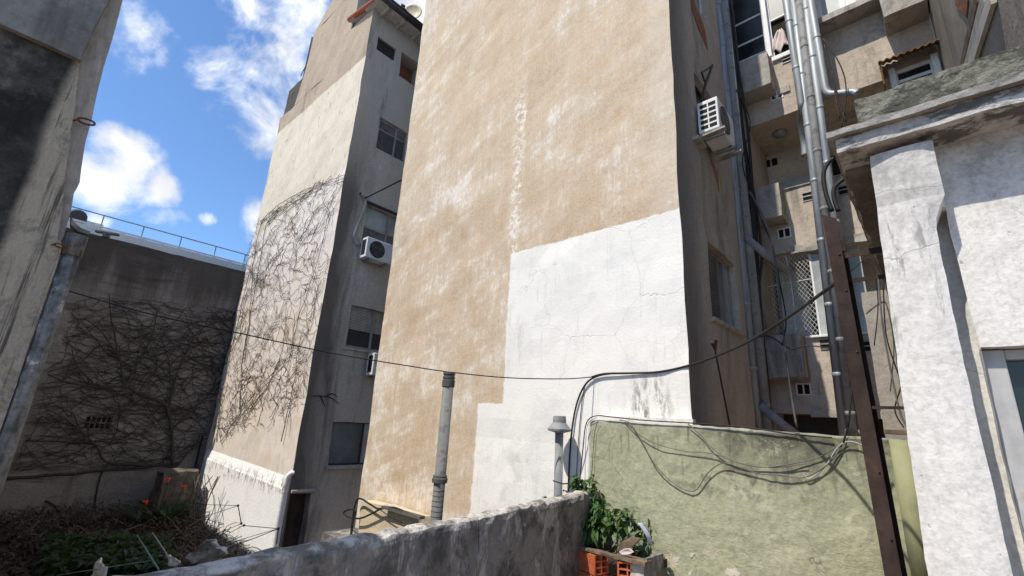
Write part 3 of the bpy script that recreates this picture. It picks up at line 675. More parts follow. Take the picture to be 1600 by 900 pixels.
m = MB(); gpoly(m, XN, -3.0, rows, .22); m.build('wall', 'mouldy_concrete', nh, rough=(.004, .003, 5))
up = yz(XN+.03, [(188, -30), (170, 0), (146, 46), (126, 93)])
m = MB(); gpoly(m, XN+.03, -3.0, [(up[0][1]-.03, 2.3)] + [(q[1], q[2]) for q in up], .28); m.build('upper_panel', 'grey_panel', nh, rough=(.003, .003, 6))
fr = yz(XN-.03, [(197, -30), (192, 0), (186, 25), (176, 62), (162, 105), (152, 145), (143, 185), (133, 225), (128, 262), (124, 285), (116, 300), (112, 330), (102, 362), (90, 384)])
fl = yz(XN-.03, [(160, -30), (150, 0), (142, 20), (130, 46), (108, 93), (103, 130), (97, 180), (92, 215), (87, 250), (83, 285), (80, 320), (77, 340), (76, 362), (76, 382)])
m = MB()
for i in range(len(fr)-1):
    for k in range(4):
        L = lambda a, b, s: Vector(a)*(1-s)+Vector(b)*s
        m.face([L(fl[i], fr[i], k/4), L(fl[i], fr[i], (k+1)/4), L(fl[i+1], fr[i+1], (k+1)/4), L(fl[i+1], fr[i+1], k/4)], True)
    E = Vector((-.10, 0, 0)); m.face([Vector(fr[i]), Vector(fr[i])+E, Vector(fr[i+1])+E, Vector(fr[i+1])], True)
m.build('corner_fin', 'fin_plaster', nh, rough=(.004, .004, 9))
MB().gbox(-18.2, -5.0, -9, -.25, -3.2, 4.95, 1.2).build('unseen_shade_block', 'far_white', nh)  # out-of-view bulk, added and sized to cast shade over the garden
MB().box(-5.0, XN-.22, -9, -3.0, -3.2, 2.3).build('side_volume', 'far_white', nh)
dp = thing('drainpipe', 'weathered grey drainpipe at the left edge with flaking paint', 'pipe', (XN-.02, .1, -3.2))
c = at('x', XN-.02, 124, 362)
MB().tube([(XN-.02, c.y+.003, -3.2), (XN-.02, c.y+.003, -.1), (XN-.02, c.y, c.z-.09)], .031, 20).build('pipe', 'pipe_old', dp, smooth=True)
MB().tube([(XN-.02, c.y, c.z-.12), (XN-.02, c.y, c.z-.02)], .037, 20).build('socket', 'pipe_old', dp, smooth=True)
m = MB(); pts = [at('x', XN-.01, x, y) for x, y in ((112, 336), (116, 345), (126, 355), (142, 362), (139, 366), (122, 361), (111, 350))]
m.prism(pts, (-.06, 0, 0)); m.build('rusted_hopper', 'pipe_old', dp, rough=(.004, .003, 9))
for (x, y, rr, lab) in ((135, 190, .022, 'rusty iron eye ring high on the left house corner'), (94, 384, .014, 'small rusty hook beside the top of the drainpipe')):
    q = at('x', XN+.03, x, y); d_ = at('x', XN+.03, x+10, y+3)-q; d_.normalize()
    m = MB(); pts = [q + d_*(rr*1.35*math.cos(a)) + Vector((.35, 0, 1)).normalized()*(rr*.55*math.sin(a)) for a in [2*math.pi*i/18 for i in range(19)]]
    m.tube(pts, rr*.22, 6, False); m.tube([q - d_*rr*1.2, q - d_*rr*2.6 + Vector((-.06, 0, 0))], rr*.22, 6)
    tag(m.build('iron_ring', 'rust', None, smooth=True), lab, 'ring')

# ------------------------------------------------------------------ parapet of the terrace
pa = MB(); TH = .17
path = [Vector(p) for p in ((-2.42, .10, -.68), (-2.474, .67, -.68), (-2.515, 1.10, -.68), (-2.59, 1.87, -.68), (-2.74, 3.0, -.68), (-2.95, 4.2, -.68), (-3.11, 5.09, -.68))]
fine = []
for a, b in zip(path, path[1:]):
    n = max(1, int((b-a).length/.07)); fine += [a+(b-a)*i/n for i in range(n)]
fine.append(path[-1])
prof = [(0, -.92), (0, -.7), (0, -.5), (0, -.35), (0, -.22), (0, -.12), (.0, -.05), (.012, -.012), (.04, .004), (.09, .010), (.13, .004), (.158, -.014), (TH, -.06), (TH, -.3), (TH, -.8), (TH, -1.4)]
rows = []
for i, p in enumerate(fine):
    rg = .012*mn.noise(p*3.1) + .010*mn.noise(p*11) + .008*mn.noise(p*27)
    rows.append([p + Vector((-u, 0, z + (rg if z > -.3 else 0))) for u, z in prof])
for a, b in zip(rows, rows[1:]):
    for k in range(len(prof)-1): pa.face([a[k], a[k+1], b[k+1], b[k]], True)
for e in (rows[0], rows[-1]): pa.f.append([pa.vt(p) for p in e])
tag(pa.build('parapet_wall', 'parapet_render', None, rough=(.010, .012, 7)), 'low black-stained rendered parapet running away across the foreground', 'wall')

# ------------------------------------------------------------------ green wall
gw = thing('green_wall', 'pale green rendered terrace wall with mould stains and loose cables', 'wall', (-1.6, YG+.1, FLOOR))
def gtop(x): return .120 - (x+3.26)*.026 + .010*mn.noise(Vector((x*4, 0, 0))) + .006*mn.noise(Vector((x*15, 3, 0)))
g = MB(); xs = [-3.26+i*3.86/80 for i in range(81)]; zs = [-1.6+i*.08 for i in range(21)]
for i in range(80):
    for (ya, yb_) in ((YG, None), (YG+.2, None)):
        for j in range(21):
            z0 = zs[j]; z1 = zs[j+1] if j < 20 else None
            A = lambda x, z: (x, ya, min(z, gtop(x)-.012) if z is not None else gtop(x)-.012)
            g.face([A(xs[i], z0), A(xs[i+1], z0), A(xs[i+1], z1), A(xs[i], z1)], True)
    x0, x1 = xs[i], xs[i+1]
    for (ya, da, yb_, db) in ((YG, -.012, YG+.02, .004), (YG+.02, .004, YG+.10, .008), (YG+.10, .008, YG+.2, -.012)):
        g.face([(x0, ya, gtop(x0)+da), (x1, ya, gtop(x1)+da), (x1, yb_, gtop(x1)+db), (x0, yb_, gtop(x0)+db)], True)
for x in (xs[0], xs[-1]): g.face([(x, YG, -1.6), (x, YG+.2, -1.6), (x, YG+.2, gtop(x)-.012), (x, YG, gtop(x)-.012)])
g.build('masonry', 'green_render', gw, rough=(.008, .006, 4))
m = MB(); m.gbox(-3.31, -3.262, YG+.03, YG+.3, -1.6, .11, .1); m.build('painted_edge', 'house_white', gw, rough=(.008, .006, 4))
m = MB(); m.gbox(-3.25, -2.06, YG+.19, YB-.003, .04, .165, .1); m.build('mortar_fillet', 'house_white', gw, rough=(.008, .006, 5))
for pts in ([(1128, 884), (1140, 889), (1147, 884), (1158, 893), (1160, 905), (1133, 905)], [(1050, 872), (1058, 866), (1066, 869), (1062, 877), (1054, 880)], [(1074, 868), (1080, 862), (1086, 866), (1080, 872)], [(1073, 892), (1085, 887), (1088, 899), (1078, 905)]):
    cc_ = sum((at('y', YG-.004, *p) for p in pts), Vector())/len(pts); ed = []
    for k in range(26):
        s_ = k/26*len(pts); i_ = int(s_); a_ = at('y', YG-.004, *pts[i_]).lerp(at('y', YG-.004, *pts[(i_+1) % len(pts)]), s_-i_); ed.append(cc_+(a_-cc_)*(.72+.55*mn.noise(a_*23)))
    MB().prism(ed, (0, .006, 0)).build('bare_patch', 'recess_render', gw)

# ------------------------------------------------------------------ white house on the right
hw = thing('white_house', 'white plastered house front with pilaster, mossy cornice and dark doorway', 'building', (1.5, 3.6, FLOOR))
YW = 2.95
h = MB(); h.wall('y', YW, .175, 4.2, FLOOR, 1.62, [(.1755, 1.3, FLOOR, .445, .17)], inward=1, st=.08)
h.build('front_wall', 'house_white', hw, rough=(.007, .004, 4))
YP = 2.79
zs_ = [FLOOR + i*.0575 for i in range(54)]
def pl(z): q = max(0, min(1, (1.42-z)/1.94)); return (-.072 - .075*q**.9)*.979
def pr(z): return .979*(.1225 - .008*max(0, min(1, (1.1-z)/.5))) + .055*max(0, min(1, (z-.98)/.17))**2
pm = MB()
for a, b in zip(zs_, zs_[1:]):
    n = 6
    X = lambda z, k: pl(z) + (pr(z)-pl(z))*k/n
    Yp = lambda z, k: YP + .018*(abs(k/n-.5)*2)**3 - (.012 if z > 1.18 else 0)
    for k in range(n): pm.face([(X(a, k), Yp(a, k), a), (X(a, k+1), Yp(a, k+1), a), (X(b, k+1), Yp(b, k+1), b), (X(b, k), Yp(b, k), b)], True)
    pm.face([(X(a, 0), Yp(a, 0), a), (X(a, 0), YW+.1, a), (X(b, 0), YW+.1, b), (X(b, 0), Yp(b, 0), b)], True)
    pm.face([(X(a, n), Yp(a, n), a), (X(a, n)-.005, 3.05, a), (X(b, n)-.005, 3.05, b), (X(b, n), Yp(b, n), b)], True)
pm.build('pilaster', 'house_white', hw, rough=(.004, .003, 6), smooth=False)
MB().gbox(.09, .20, 3.045, 3.08, FLOOR, 1.5, .12).build('niche_back', 'house_white', hw, rough=(.006, .004, 4))
MB().gbox(.10, .176, 2.90, 3.05, 1.13, 1.47, .1).build('niche_head', 'house_white', hw, rough=(.006, .004, 4))
MB().wall('x', -.02, YW, 5.0, FLOOR, 1.55, (), st=.2).build('side_wall', 'shaft_render', hw, rough=(.007, .004, 4))
# doorway
df = MB(); df.box(.178, .255, YW+.06, YW+.14, FLOOR, .44); df.box(.255, 1.3, YW+.07, YW+.14, .395, .44)
dd = df.build('door', 'door_grey', hw, bev=.006)
MB().box(.255, 1.3, YW+.11, YW+.125, FLOOR, .395).build('pane', 'glass_teal', dd)
MB().box(.20, 1.3, YW+.145, YW+.2, FLOOR, .438).build('backing', 'dark_inside', dd)
# cornice: fascia block, lip, mossy upstand, and the soffit running back
c = MB(); c.gbox(-.203, 4.2, 2.73, 5.75, 1.485, 1.565, .08); c.build('cornice', 'cornice_concrete', hw, rough=(.010, .007, 6))
c = MB(); c.gbox(-.226, 4.2, 2.694, 5.78, 1.568, 1.604, .08); c.build('cornice_lip', 'lip_concrete', hw, rough=(.008, .006, 7))
c = MB(); c.gbox(-.10, 4.2, 2.83, 5.6, 1.595, 1.835, .08); c.build('upstand', 'mossy_concrete', hw, rough=(.016, .014, 5))
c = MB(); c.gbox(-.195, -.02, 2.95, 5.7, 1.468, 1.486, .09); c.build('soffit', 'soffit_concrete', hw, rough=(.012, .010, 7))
c = MB(); c.gbox(-.42, -.01, 5.75, 5.95, -1.6, 1.49, .15); c.build('rear_pier', 'shaft_render', hw, rough=(.01, .006, 5))
# ------------------------------------------------------------------ rear block round the light well
rb = thing('courtyard_block', 'peach rendered rear block with recessed balconies round the light well', 'building', (-.6, YC, -3.2))
A = (-2.03, .55, 1.61, 3.15, 1.3); B = (-1.98, .55, 4.35, 5.90, 1.3); Cw = (-2.08, -1.47, 7.50, 9.5, .12); D = (-1.42, -.95, 7.22, 9.2, .12)
E_ = (-.60, .30, 7.42, 9.4, .12); F_ = (.26, .80, 5.38, 5.98, .12); G_ = (-2.03, -.3, -2.9, .41, 1.0)
m = MB(); m.wall('y', YC, -3.0, 2.2, -3.2, 11.5, [A, B, Cw, D, E_, F_, G_], inward=1, st=.2)
m.build('front_wall', 'peach_render', rb, rough=(.010, .006, 2))
MB().box(-3.0, 2.2, YC+1.7, YC+1.9, -3.2, 11.5).build('rear_wall', 'peach_render', rb)
for (a, b, c, d, e) in (A, B): MB().box(a-.1, b+.1, YC+e+.002, YC+e+.08, c-.1, d+.1).build('recess_wall', 'recess_render', rb)
MB().box(G_[0], G_[1], YC+.5, YC+.55, -2.9, .45).build('cellar_shutter', 'frame_dark', rb)
# chipped slab edges and copings
m = MB(); m.gbox(-1.52, .55, YC-.045, YC-.004, .36, .47, .07); m.build('slab_edge', 'box_concrete', rb, rough=(.006, .008, 5))
m = MB(); m.gbox(-1.52, .55, YC-.06, YC-.004, 3.10, 3.24, .07); m.build('slab_edge', 'box_concrete', rb, rough=(.006, .012, 5))
MB().box(-1.46, .55, YC-.05, YC+.16, 1.612, 1.65).build('coping', 'frame_white', rb, bev=.008)
MB().box(-1.50, .55, YC-.03, YC+.12, 4.352, 4.375).build('coping', 'peach_render', rb, bev=.008)
# projecting concrete boxes
for (x0, x1, z0, z1) in ((-2.02, -1.47, .95, 1.63), (-1.95, -1.50, 3.70, 4.33), (-1.99, -1.42, 6.40, 7.12)):
    m = MB(); m.gbox(x0, x1, 8.38, YC-.002, z0, z1, .09); m.build('bay_box', 'box_concrete', rb, rough=(.010, .008, 4))
m = MB(); m.gbox(.30, .84, 8.30, YC-.002, 6.72, 7.55, .09); m.build('bay_box', 'box_concrete', rb, rough=(.010, .008, 4))
m = MB(); m.gbox(-.66, .30, 8.45, YC-.002, 7.28, 7.40, .1); m.build('window_slab', 'box_concrete', rb, rough=(.006, .006, 4))
# twin-slot vents
def vent(x, z, w=.17, h=.13):
    v = MB(); y = YC-.012
    v.box(x-.02, x, y, YC, z-.02, z+h+.02); v.box(x+w, x+w+.02, y, YC, z-.02, z+h+.02); v.box(x+w/2-.012, x+w/2+.012, y, YC, z, z+h); v.box(x, x+w, y, YC, z+h, z+h+.02); v.box(x, x+w, y, YC, z-.02, z)
    p = v.build('vent', 'frame_white', rb); MB().box(x, x+w, YC-.004, YC+.001, z, z+h).build('opening', 'dark_inside', p)
for px_, py_ in ((1246, 606), (1217, 364), (1206, 150)):
    q = at('y', YC, px_, py_); vent(q.x, q.z-.1, .17, .15)
for px_, py_ in ((1281, 537), (1254, 308), (1222, 94), (1350, 540), (1310, 298)):
    q = at('y', YC, px_, py_); v = MB(); v.box(q.x, q.x+.30, YC-.02, YC-.002, q.z+.055, q.z+.075); v.box(q.x, q.x+.30, YC-.02, YC-.002, q.z-.02, q.z); v.box(q.x, q.x+.30, YC-.016, YC-.002, q.z-.10, q.z-.085)
    p = v.build('slot_vent', 'frame_grey', rb); MB().box(q.x+.005, q.x+.295, YC-.006, YC+.001, q.z-.085, q.z+.055).build('opening', 'dark_inside', p)
MB().box(-1.37, -1.19, YC-.03, YC-.002, 6.36, 6.50).build('junction_box', 'box_concrete', rb, bev=.006)
# tall windows at the top left, with laundry behind
window(rb, 'y', YC, *Cw[:4], .10, 'frame_white', [(0, 1, 0, .22, 'glass_dark'), (0, 1, .22, .50, 'glass_dark'), (0, 1, .50, 1, 'glass_dark')], .05)
MB().box(-1.50, -1.40, YC-.06, YC+.05, 7.28, 9.5).build('mullion', 'frame_white', rb, bev=.008)
wd = window(rb, 'y', YC, *D[:4], .11, 'frame_white', [(0, 1, .50, 1, 'glass_blind')], .05)
MB().box(-1.42, -.93, YC-.05, YC-.002, 7.15, 7.25).build('sill', 'frame_white', wd, bev=.01)
window(rb, 'y', YC, *E_[:4], .10, 'frame_white', [(0, .45, 0, 1, 'glass_frosted'), (.45, .62, 0, 1, 'frame_white'), (.62, 1, 0, 1, 'glass_frosted')], .09)
wf = window(rb, 'y', YC, *F_[:4], .05, 'frame_white', [(0, 1, 0, .25, 'glass_dark'), (0, 1, .25, .62, 'glass_dark'), (0, 1, .62, 1, 'glass_dark')], .07)
MB().box(.22, .31, YC-.10, YC-.003, 5.22, 6.0).build('jamb', 'frame_white', wf, bev=.01); MB().box(.75, .84, YC-.10, YC-.003, 5.30, 6.0).build('jamb', 'frame_white', wf, bev=.01)
aw = MB(); n = 44
for i in range(n):
    for (k0, k1) in ((0, 1), (1, 2)):
        P = lambda i, k: (.12+.78*i/n, YC-.02-.19*k, 6.20-.10*k+.018*math.sin(i/n*2*math.pi*9))
        aw.face([P(i, k0), P(i+1, k0), P(i+1, k1), P(i, k1)], True); aw.face([Vector(q)-Vector((0, 0, .018)) for q in (P(i, k0), P(i+1, k0), P(i+1, k1), P(i, k1))], True)
    aw.face([P(i, 2), P(i+1, 2), Vector(P(i+1, 2))-Vector((0, 0, .018)), Vector(P(i, 2))-Vector((0, 0, .018))])
aw.prism([(.13, YC-.005, 6.12), (.13, YC-.36, 5.98), (.13, YC-.30, 5.62), (.13, YC-.005, 5.62)], (.02, 0, 0))
aw.build('awning', 'awning_rust', wf)
# inside the balconies
dl = MB().box(-1.15, .1, YC+1.20, YC+1.28, 4.4, 5.25).build('balcony_door', 'glass_frosted', rb)
MB().box(-1.98, -1.22, YC+1.22, YC+1.29, 4.3, 5.15).build('balcony_door', 'glass_frosted', rb)
MB().box(-.98, -.62, YC+1.17, YC+1.24, 4.4, 5.4).build('doorway', 'dark_inside', rb)
q = at('y', YC+1.29, 1195, 256); MB().box(q.x, q.x+.10, YC+1.28, YC+1.31, q.z-.10, q.z+.06).build('vent', 'dark_inside', rb); MB().box(q.x+.14, q.x+.24, YC+1.28, YC+1.31, q.z-.10, q.z+.06).build('vent', 'dark_inside', rb)
q = at('z', 5.89, 1219, 208); l = MB().lathe([(.13, 0), (.14, -.02), (.10, -.07), (.02, -.09)], (q.x, q.y, 5.895), 16); l.build('ceiling_lamp', 'frame_grey', rb, smooth=True)
MB().box(-1.98, -1.45, YC+.9, YC+.96, 1.6, 3.1).build('inner_wall', 'far_white', rb)
q0, q1 = at('y', YC+.06, 1268, 410), at('y', YC+.06, 1340, 520)
MB().box(q0.x, q1.x+.2, YC+.05, YC+.07, 1.66, 3.06).build('sliding_panel', 'glass_frosted', rb)
MB().box(q0.x-.03, q0.x, YC+.04, YC+.08, 1.66, 3.08).build('panel_stile', 'frame_white', rb)
sc = MB().box(-1.46, q0.x-.04, YC+.75, YC+.8, 1.66, 3.0).build('screen_door', 'shutter_dark', rb)
nt = thing('safety_net', 'white diamond safety net across the lower balcony opening', 'net', (-1.6, YC+.03, 1.65))
x0, x1, z0, z1 = -1.90, q0.x-.03, 1.66, 3.12; s = .062; netm = MB()
for sg in (1, -1):
    k = -60
    while k < 80:
        c0 = x0 + k*s; pts = []
        for (X0, Z0) in ((x0, None), (x1, None), (None, z0), (None, z1)):
            if X0 is not None: Zp = z0 + (X0-c0)*1.5*sg if sg == 1 else z1 - (X0-c0)*1.5; Xp = X0
            else: Zp = Z0; Xp = c0 + (Z0-z0)/1.5 if sg == 1 else c0 + (z1-Z0)/1.5
            if x0-1e-6 <= Xp <= x1+1e-6 and z0-1e-6 <= Zp <= z1+1e-6: pts.append((Xp, YC+.02, Zp))
        if len(pts) >= 2:
            pts.sort()
            if (Vector(pts[0])-Vector(pts[-1])).length > .03: netm.tube([pts[0], pts[-1]], .0030, 3)
        k += 1
stuff(netm.build('mesh', 'net', nt))
for zz in (2.62,): MB().tube([(-1.95, YC+.015, zz-.03), (x1, YC+.015, zz)], .008, 5).build('cord', 'net', nt)
MB().tube(curve([(-1.60, YC-.02, 3.1), (-1.57, YC-.03, 2.4), (-1.60, YC-.02, 1.7)]), .008, 5).build('cord', 'net', nt)
# laundry
ld = MB(); n = 10
qs = [at('y', YC+.05, x, y) for x, y in ((1218, 48), (1204, 78), (1228, 80))]
for i in range(n):
    for j in range(n):
        def L(i, j):
            w = .25+.75*(j/n)**.7; cx = qs[0].x*(1-j/n) + (qs[1].x+qs[2].x)/2*(j/n)
            return (cx + (i/n-.5)*.38*w, YC+.03+.03*math.sin(i*1.9+j*.3), qs[0].z - (.52+.06*math.sin(i*1.3))*j/n + .10*(i/n)*(j/n))
        ld.face([L(i, j), L(i+1, j), L(i+1, j+1), L(i, j+1)], True)
lo_ = ld.build('laundry', 'cloth_pink', None, smooth=True); sm = lo_.modifiers.new('solid', 'SOLIDIFY'); sm.thickness = .006
tag(lo_, 'pale pink cloth hung to dry in an open upper window', 'laundry')

# right hand side of the light well
sw = thing('side_block', 'streaky grey-brown block wall rising behind the mossy cornice', 'building', (2, 6.5, -3.2))
m = MB(); m.wall('x', .86, 3.9, YC-.003, -1.0, 11.5, (), st=.4); m.wall('y', 3.9, .86, 4.2, -1.0, 11.5, (), st=.5); m.build('wall', 'shaft_render', sw, rough=(.012, .006))
q0, q1 = at('x', .84, 1536, -6), at('x', .84, 1506, 103)
for (a, b, w, mt) in ((at('x', .845, 1529, -6), at('x', .845, 1504, 106), .10, 'wood_old'), (at('x', .84, 1540, -6), at('x', .84, 1511, 104), .10, 'soffit_wood'), (at('x', .835, 1551, -6), at('x', .835, 1518, 101), .12, 'recess_render')):
    MB().bar(a, b, w, .035, (1, 0, 0)).build('board', mt, sw)
q = at('x', .855, 1500, 18)
MB().prism([at('x', .858, *p) for p in ((1493, -8), (1514, -8), (1511, 27), (1494, 8))], (-.008, 0, 0)).build('bare_brick', 'old_brick', sw)

# ------------------------------------------------------------------ galvanised flues
def flue(label, x, y, z0, z1, r, mat='galvanised', step=1.05, off=0.0, tail=None, lean=0.0):
    X = lambda z: x + lean*(z-7.5)/8
    f = thing('flue_pipe', label, 'pipe', (X(z0), y, z0), 'galvanised flues in the light well')
    pts = [(X(z1), y, z1), (X(z0), y, z0)]
    if tail: pts = [(X(z1), y, z1)] + curve([(X(z0), y, z0+.10)] + tail, 6)
    MB().tube(pts, r, 14).build('pipe', mat, f, smooth=True)
    z = z0+.35+off; me = None
    while z < z1:
        if me is None: o = MB().lathe([(r*.99, -.03), (r*1.07, -.026), (r*1.07, .026), (r*.99, .03)], (0, 0, 0), 14).build('collar', mat, f, local=True, smooth=True); me = o.data
        else: o = bpy.data.objects.new('collar', me); C.objects.link(o); o.parent = f
        o.location = (X(z)-X(z0), 0, z-z0); z += step
    return f
YD = 8.2
def dx(px_, py_=0, y=YD): return at('y', y, px_, py_).x
flue('bright galvanised flue against the end of the beige side wall', dx(1120, 0, 8.0), 8.0, -.55, 11, .075, off=.2)
flue('dull grey flue just behind the bright one at the beige wall end', dx(1131, 0, 8.06), 8.08, -.55, 11, .072, 'pipe_grey', off=.7)
q = at('y', YD, 1248, 172)
flue('leftmost flue of the cluster of five, ending in an elbow below the upper window', dx(1228), YD, q.z, 11, .062, off=.5, tail=[(dx(1228)-.02, YD+.10, q.z), (dx(1228)-.08, YD+.35, q.z-.06), (dx(1228)-.10, YD+.50, q.z-.35), (dx(1228)-.12, YD+.52, q.z-.62)])
flue('second flue of the cluster, running the full height down to the green wall', dx(1238.5), YD+.03, -.55, 11, .064, off=.1, lean=.20)
flue('middle matt grey flue of the cluster', dx(1247.5), YD-.02, -.55, 11, .060, 'pipe_grey', off=.6, lean=.18)
flue('fourth flue of the cluster, just left of the elbowed one', dx(1257), YD+.02, -.55, 11, .062, off=.35, lean=.15)
q = at('y', YD, 1290, 145)
flue('rightmost flue of the cluster, turning right in a dark elbow', dx(1266), YD, q.z, 11, .060, off=.8, tail=[(dx(1266)+.03, YD, q.z-.02), (dx(1266)+.12, YD-.02, q.z-.10), (dx(1266)+.33, YD-.06, q.z-.20), (dx(1266)+.40, YD-.08, q.z-.28)])
def pipe(name, label, pts, r, mat, cat='pipe', n=10, group=None, smooth=True):
    return tag(MB().tube(pts, r, n).build(name, mat, None, smooth=smooth), label, cat, group)
pipe('branch_pipe', 'grey sloping branch pipe across the light well beside the side window', [at('y', 8.0, 1166, 372), at('y', 8.2, 1200, 402), at('y', 8.5, 1232, 424)], .065, 'pipe_grey')
pipe('branch_pipe', 'grey sloping branch pipe low in the light well behind the green wall', [at('y', 8.0, 1187, 634), at('y', 8.1, 1225, 665), at('y', 8.2, 1245, 680)], .065, 'pipe_grey')
for i, (lab, pts) in enumerate((('black riser cable nearest the bright flue', [(1137, 0), (1144, 60), (1152, 130), (1162, 220), (1172, 300), (1180, 400), (1190, 520), (1199, 668)]),
                 ('black riser cable with a kink beside the upper bay box', [(1142, 0), (1150, 70), (1154, 110), (1168, 200), (1176, 300), (1182, 380), (1186, 450), (1203, 668)]),
                 ('black riser cable bulging right near the lower balcony', [(1139, 0), (1148, 90), (1160, 200), (1179, 310), (1190, 400), (1184, 470), (1196, 560), (1206, 668)]))):
    pipe('riser_cable', lab, curve([at('y', 8.12+i*.03, *p) for p in pts], 5), .030-.004*i, 'cable_black', 'cable', 5)
for lab, pts, r, mt in (('grey hose hanging in front of the lower bay box', [(1172, 300), (1195, 345), (1212, 410), (1222, 500), (1232, 590), (1245, 668)], .018, 'cable_grey'),
                    ('thin dark wire looping beside the middle bay box', [(1166, 250), (1185, 330), (1205, 380), (1218, 440), (1228, 500), (1222, 540)], .011, 'cable_black'),
                    ('thin wire arching over the middle bay box', [(1150, 140), (1172, 190), (1160, 250), (1170, 290)], .010, 'cable_black'),
                    ('slack wire drooping across the lower bay box', [(1170, 535), (1200, 525), (1235, 545), (1262, 540), (1300, 545)], .010, 'cable_black'),
                    ('dark looped wire on the shaded wall right of the flues', [(1288, 70), (1298, 110), (1310, 160), (1322, 190)], .012, 'cable_black'),
                    ('dark wire sagging to the dark elbow', [(1286, 60), (1312, 100), (1322, 140), (1315, 200)], .010, 'cable_black'),
                    ('reddish wire tangle end below the dark elbow', [(1300, 110), (1305, 150), (1312, 185)], .009, 'rust')):
    pipe('loose_wire', lab, curve([at('y', 8.02, *p) for p in pts], 5), r, mt, 'cable', 5)
pipe('bent_conduit', 'black bent conduit curving out from the flues above the steel post', curve([at('y', 7.6, *p) for p in ((1300, 330), (1290, 300), (1287, 272), (1294, 255), (1303, 247))], 5), .03, 'cable_black', 'conduit', 7)
pipe('bent_conduit', 'black bent conduit curving towards the cornice soffit', curve([at('y', 7.6, *p) for p in ((1310, 330), (1303, 310), (1304, 293), (1318, 280))], 5), .03, 'cable_black', 'conduit', 7)
for lab, pts, r in (('grey cable hanging below the soffit right of the steel post', [(1372, 430), (1378, 500), (1388, 560), (1405, 640), (1418, 668)], .008), ('dark cable tangle end beside the grey hanging cable', [(1380, 440), (1384, 520), (1400, 575), (1408, 600), (1398, 640), (1412, 668)], .006), ('thin slanting wire under the cornice soffit', [(1330, 424), (1352, 405), (1362, 410), (1372, 470), (1366, 540)], .005)):
    pipe('loose_wire', lab, curve([at('y', 5.5, *p) for p in pts], 5), r, 'cable_black' if r < .008 else 'cable_grey', 'cable', 5)
# ------------------------------------------------------------------ steel post frame in front of the house
sp_ = thing('steel_post', 'rusty brown steel I-beam post with side arms, in front of the green wall', 'post', (-.3, 3.62, FLOOR))
def xa(z): return -.322 - (z+.69)*.0162
m = MB(); za, zb = FLOOR, 1.46
def fl_(m, o0, o1, y0, y1, za, zb, pk=0): m.hexa([(xa(za)+o0, y0, za), (xa(za)+o1, y0, za), (xa(za)+o1, y1, za), (xa(za)+o0, y1, za)], [(xa(zb)+o0, y0, zb+pk), (xa(zb)+o1, y0, zb), (xa(zb)+o1, y1, zb), (xa(zb)+o0, y1, zb+pk)])
fl_(m, -.045, .033, 3.56, 3.570, za, zb, .05); m.build('front_flange', 'rusty_steel', sp_, bev=.002)
m = MB(); fl_(m, -.005, .005, 3.5705, 3.70, za, zb-.12); m.build('web', 'rusty_steel', sp_)
m = MB(); fl_(m, -.045, .045, 3.7005, 3.711, za, zb-.12, .03); m.build('rear_flange', 'rusty_steel', sp_, bev=.002)
for z, y, hh in ((1.215, 3.60, .035), (1.045, 3.66, .022), (.215, 3.58, .012)):
    m = MB(); x = xa(z)
    m.box(x-.02, -.025, y, y+.05, z, z+.006); m.box(x-.02, -.025, y, y+.006, z-hh, z); m.build('arm', 'rusty_steel', sp_)
for z in (-.15, .55, .95, 1.2, -.5): MB().lathe([(.005, 0), (.006, -.003), (.006, -.007), (.002, -.008)], (xa(z)+.015, 3.559, z), 6, 'y').build('bolt', 'rust', sp_)
# pipes at the end of the green wall
pipe('green_pipe', 'pale green painted pipe at the right end of the green wall', [at('y', 4.85, 1408, 688), at('y', 4.85, 1455, 960)], .077, 'pipe_green', n=16)
pipe('grey_pipe', 'grey pipe stub between the green pipe and the white pilaster', [at('y', 4.7, 1455, 795), at('y', 4.7, 1478, 960)], .055, 'pipe_grey', n=16)
q0, q1 = at('y', 4.9, 1382, 674), at('y', 4.9, 1425, 678)
tag(MB().bar(q0, q1+Vector((.3, 0, 0)), .12, .035).build('plank', 'wood_old', None, rough=(.004, .004, 9)), 'short rust-brown plank lying across the top of the green pipe', 'plank')

# ------------------------------------------------------------------ chimneys beyond the parapet
c0, c1 = at('y', 3.5, 702, 582), at('y', 3.5, 683, 800)
fp = thing('flue_stack', 'slender dark fibre-cement flue with a collared top, standing alone before the beige wall', 'chimney', (c1.x, 3.5, -3.2))
cx = (c0.x+c1.x)/2; rr = .062
zc = at('y', 3.5, 688, 748).z
MB().tube([(cx, 3.5, -3.2), (cx, 3.5, c0.z-.09)], rr, 20).build('pipe', 'pipe_fibre', fp, smooth=True)
MB().lathe([(rr*1.02, -.045), (rr*1.32, -.04), (rr*1.36, .0), (rr*1.22, .012), (rr*1.22, .03), (rr*1.0, .04)], (cx, 3.5, zc), 20).build('collar', 'pipe_dark', fp)
MB().lathe([(rr*1.0, -.17), (rr*1.15, -.16), (rr*1.18, -.09), (rr*1.04, -.085), (rr*1.04, -.07), (rr*1.14, -.068), (rr*1.14, -.05), (rr*.98, -.046), (rr*.98, -.028), (rr*1.12, -.024), (rr*1.12, .0), (rr*.7, .006)], (cx, 3.5, c0.z), 20).build('cap', 'pipe_dark', fp)
for k in range(7): MB().lathe([(rr, -.006), (rr*1.05, 0), (rr, .006)], (cx, 3.5, zc-.12-k*.05), 16).build('ring', 'pipe_dark', fp)
q = at('y', 5.155, 874, 672); vx = q.x
vp = thing('vent_stack', 'grey vent pipe with a flared conical cowl beside the end of the green wall', 'chimney', (vx, 5.155, -2.05))
zb_ = q.z; r = .055
MB().tube([(vx, 5.155, -2.05), (vx, 5.155, zb_)], r, 18).build('pipe', 'pipe_grey', vp, smooth=True)
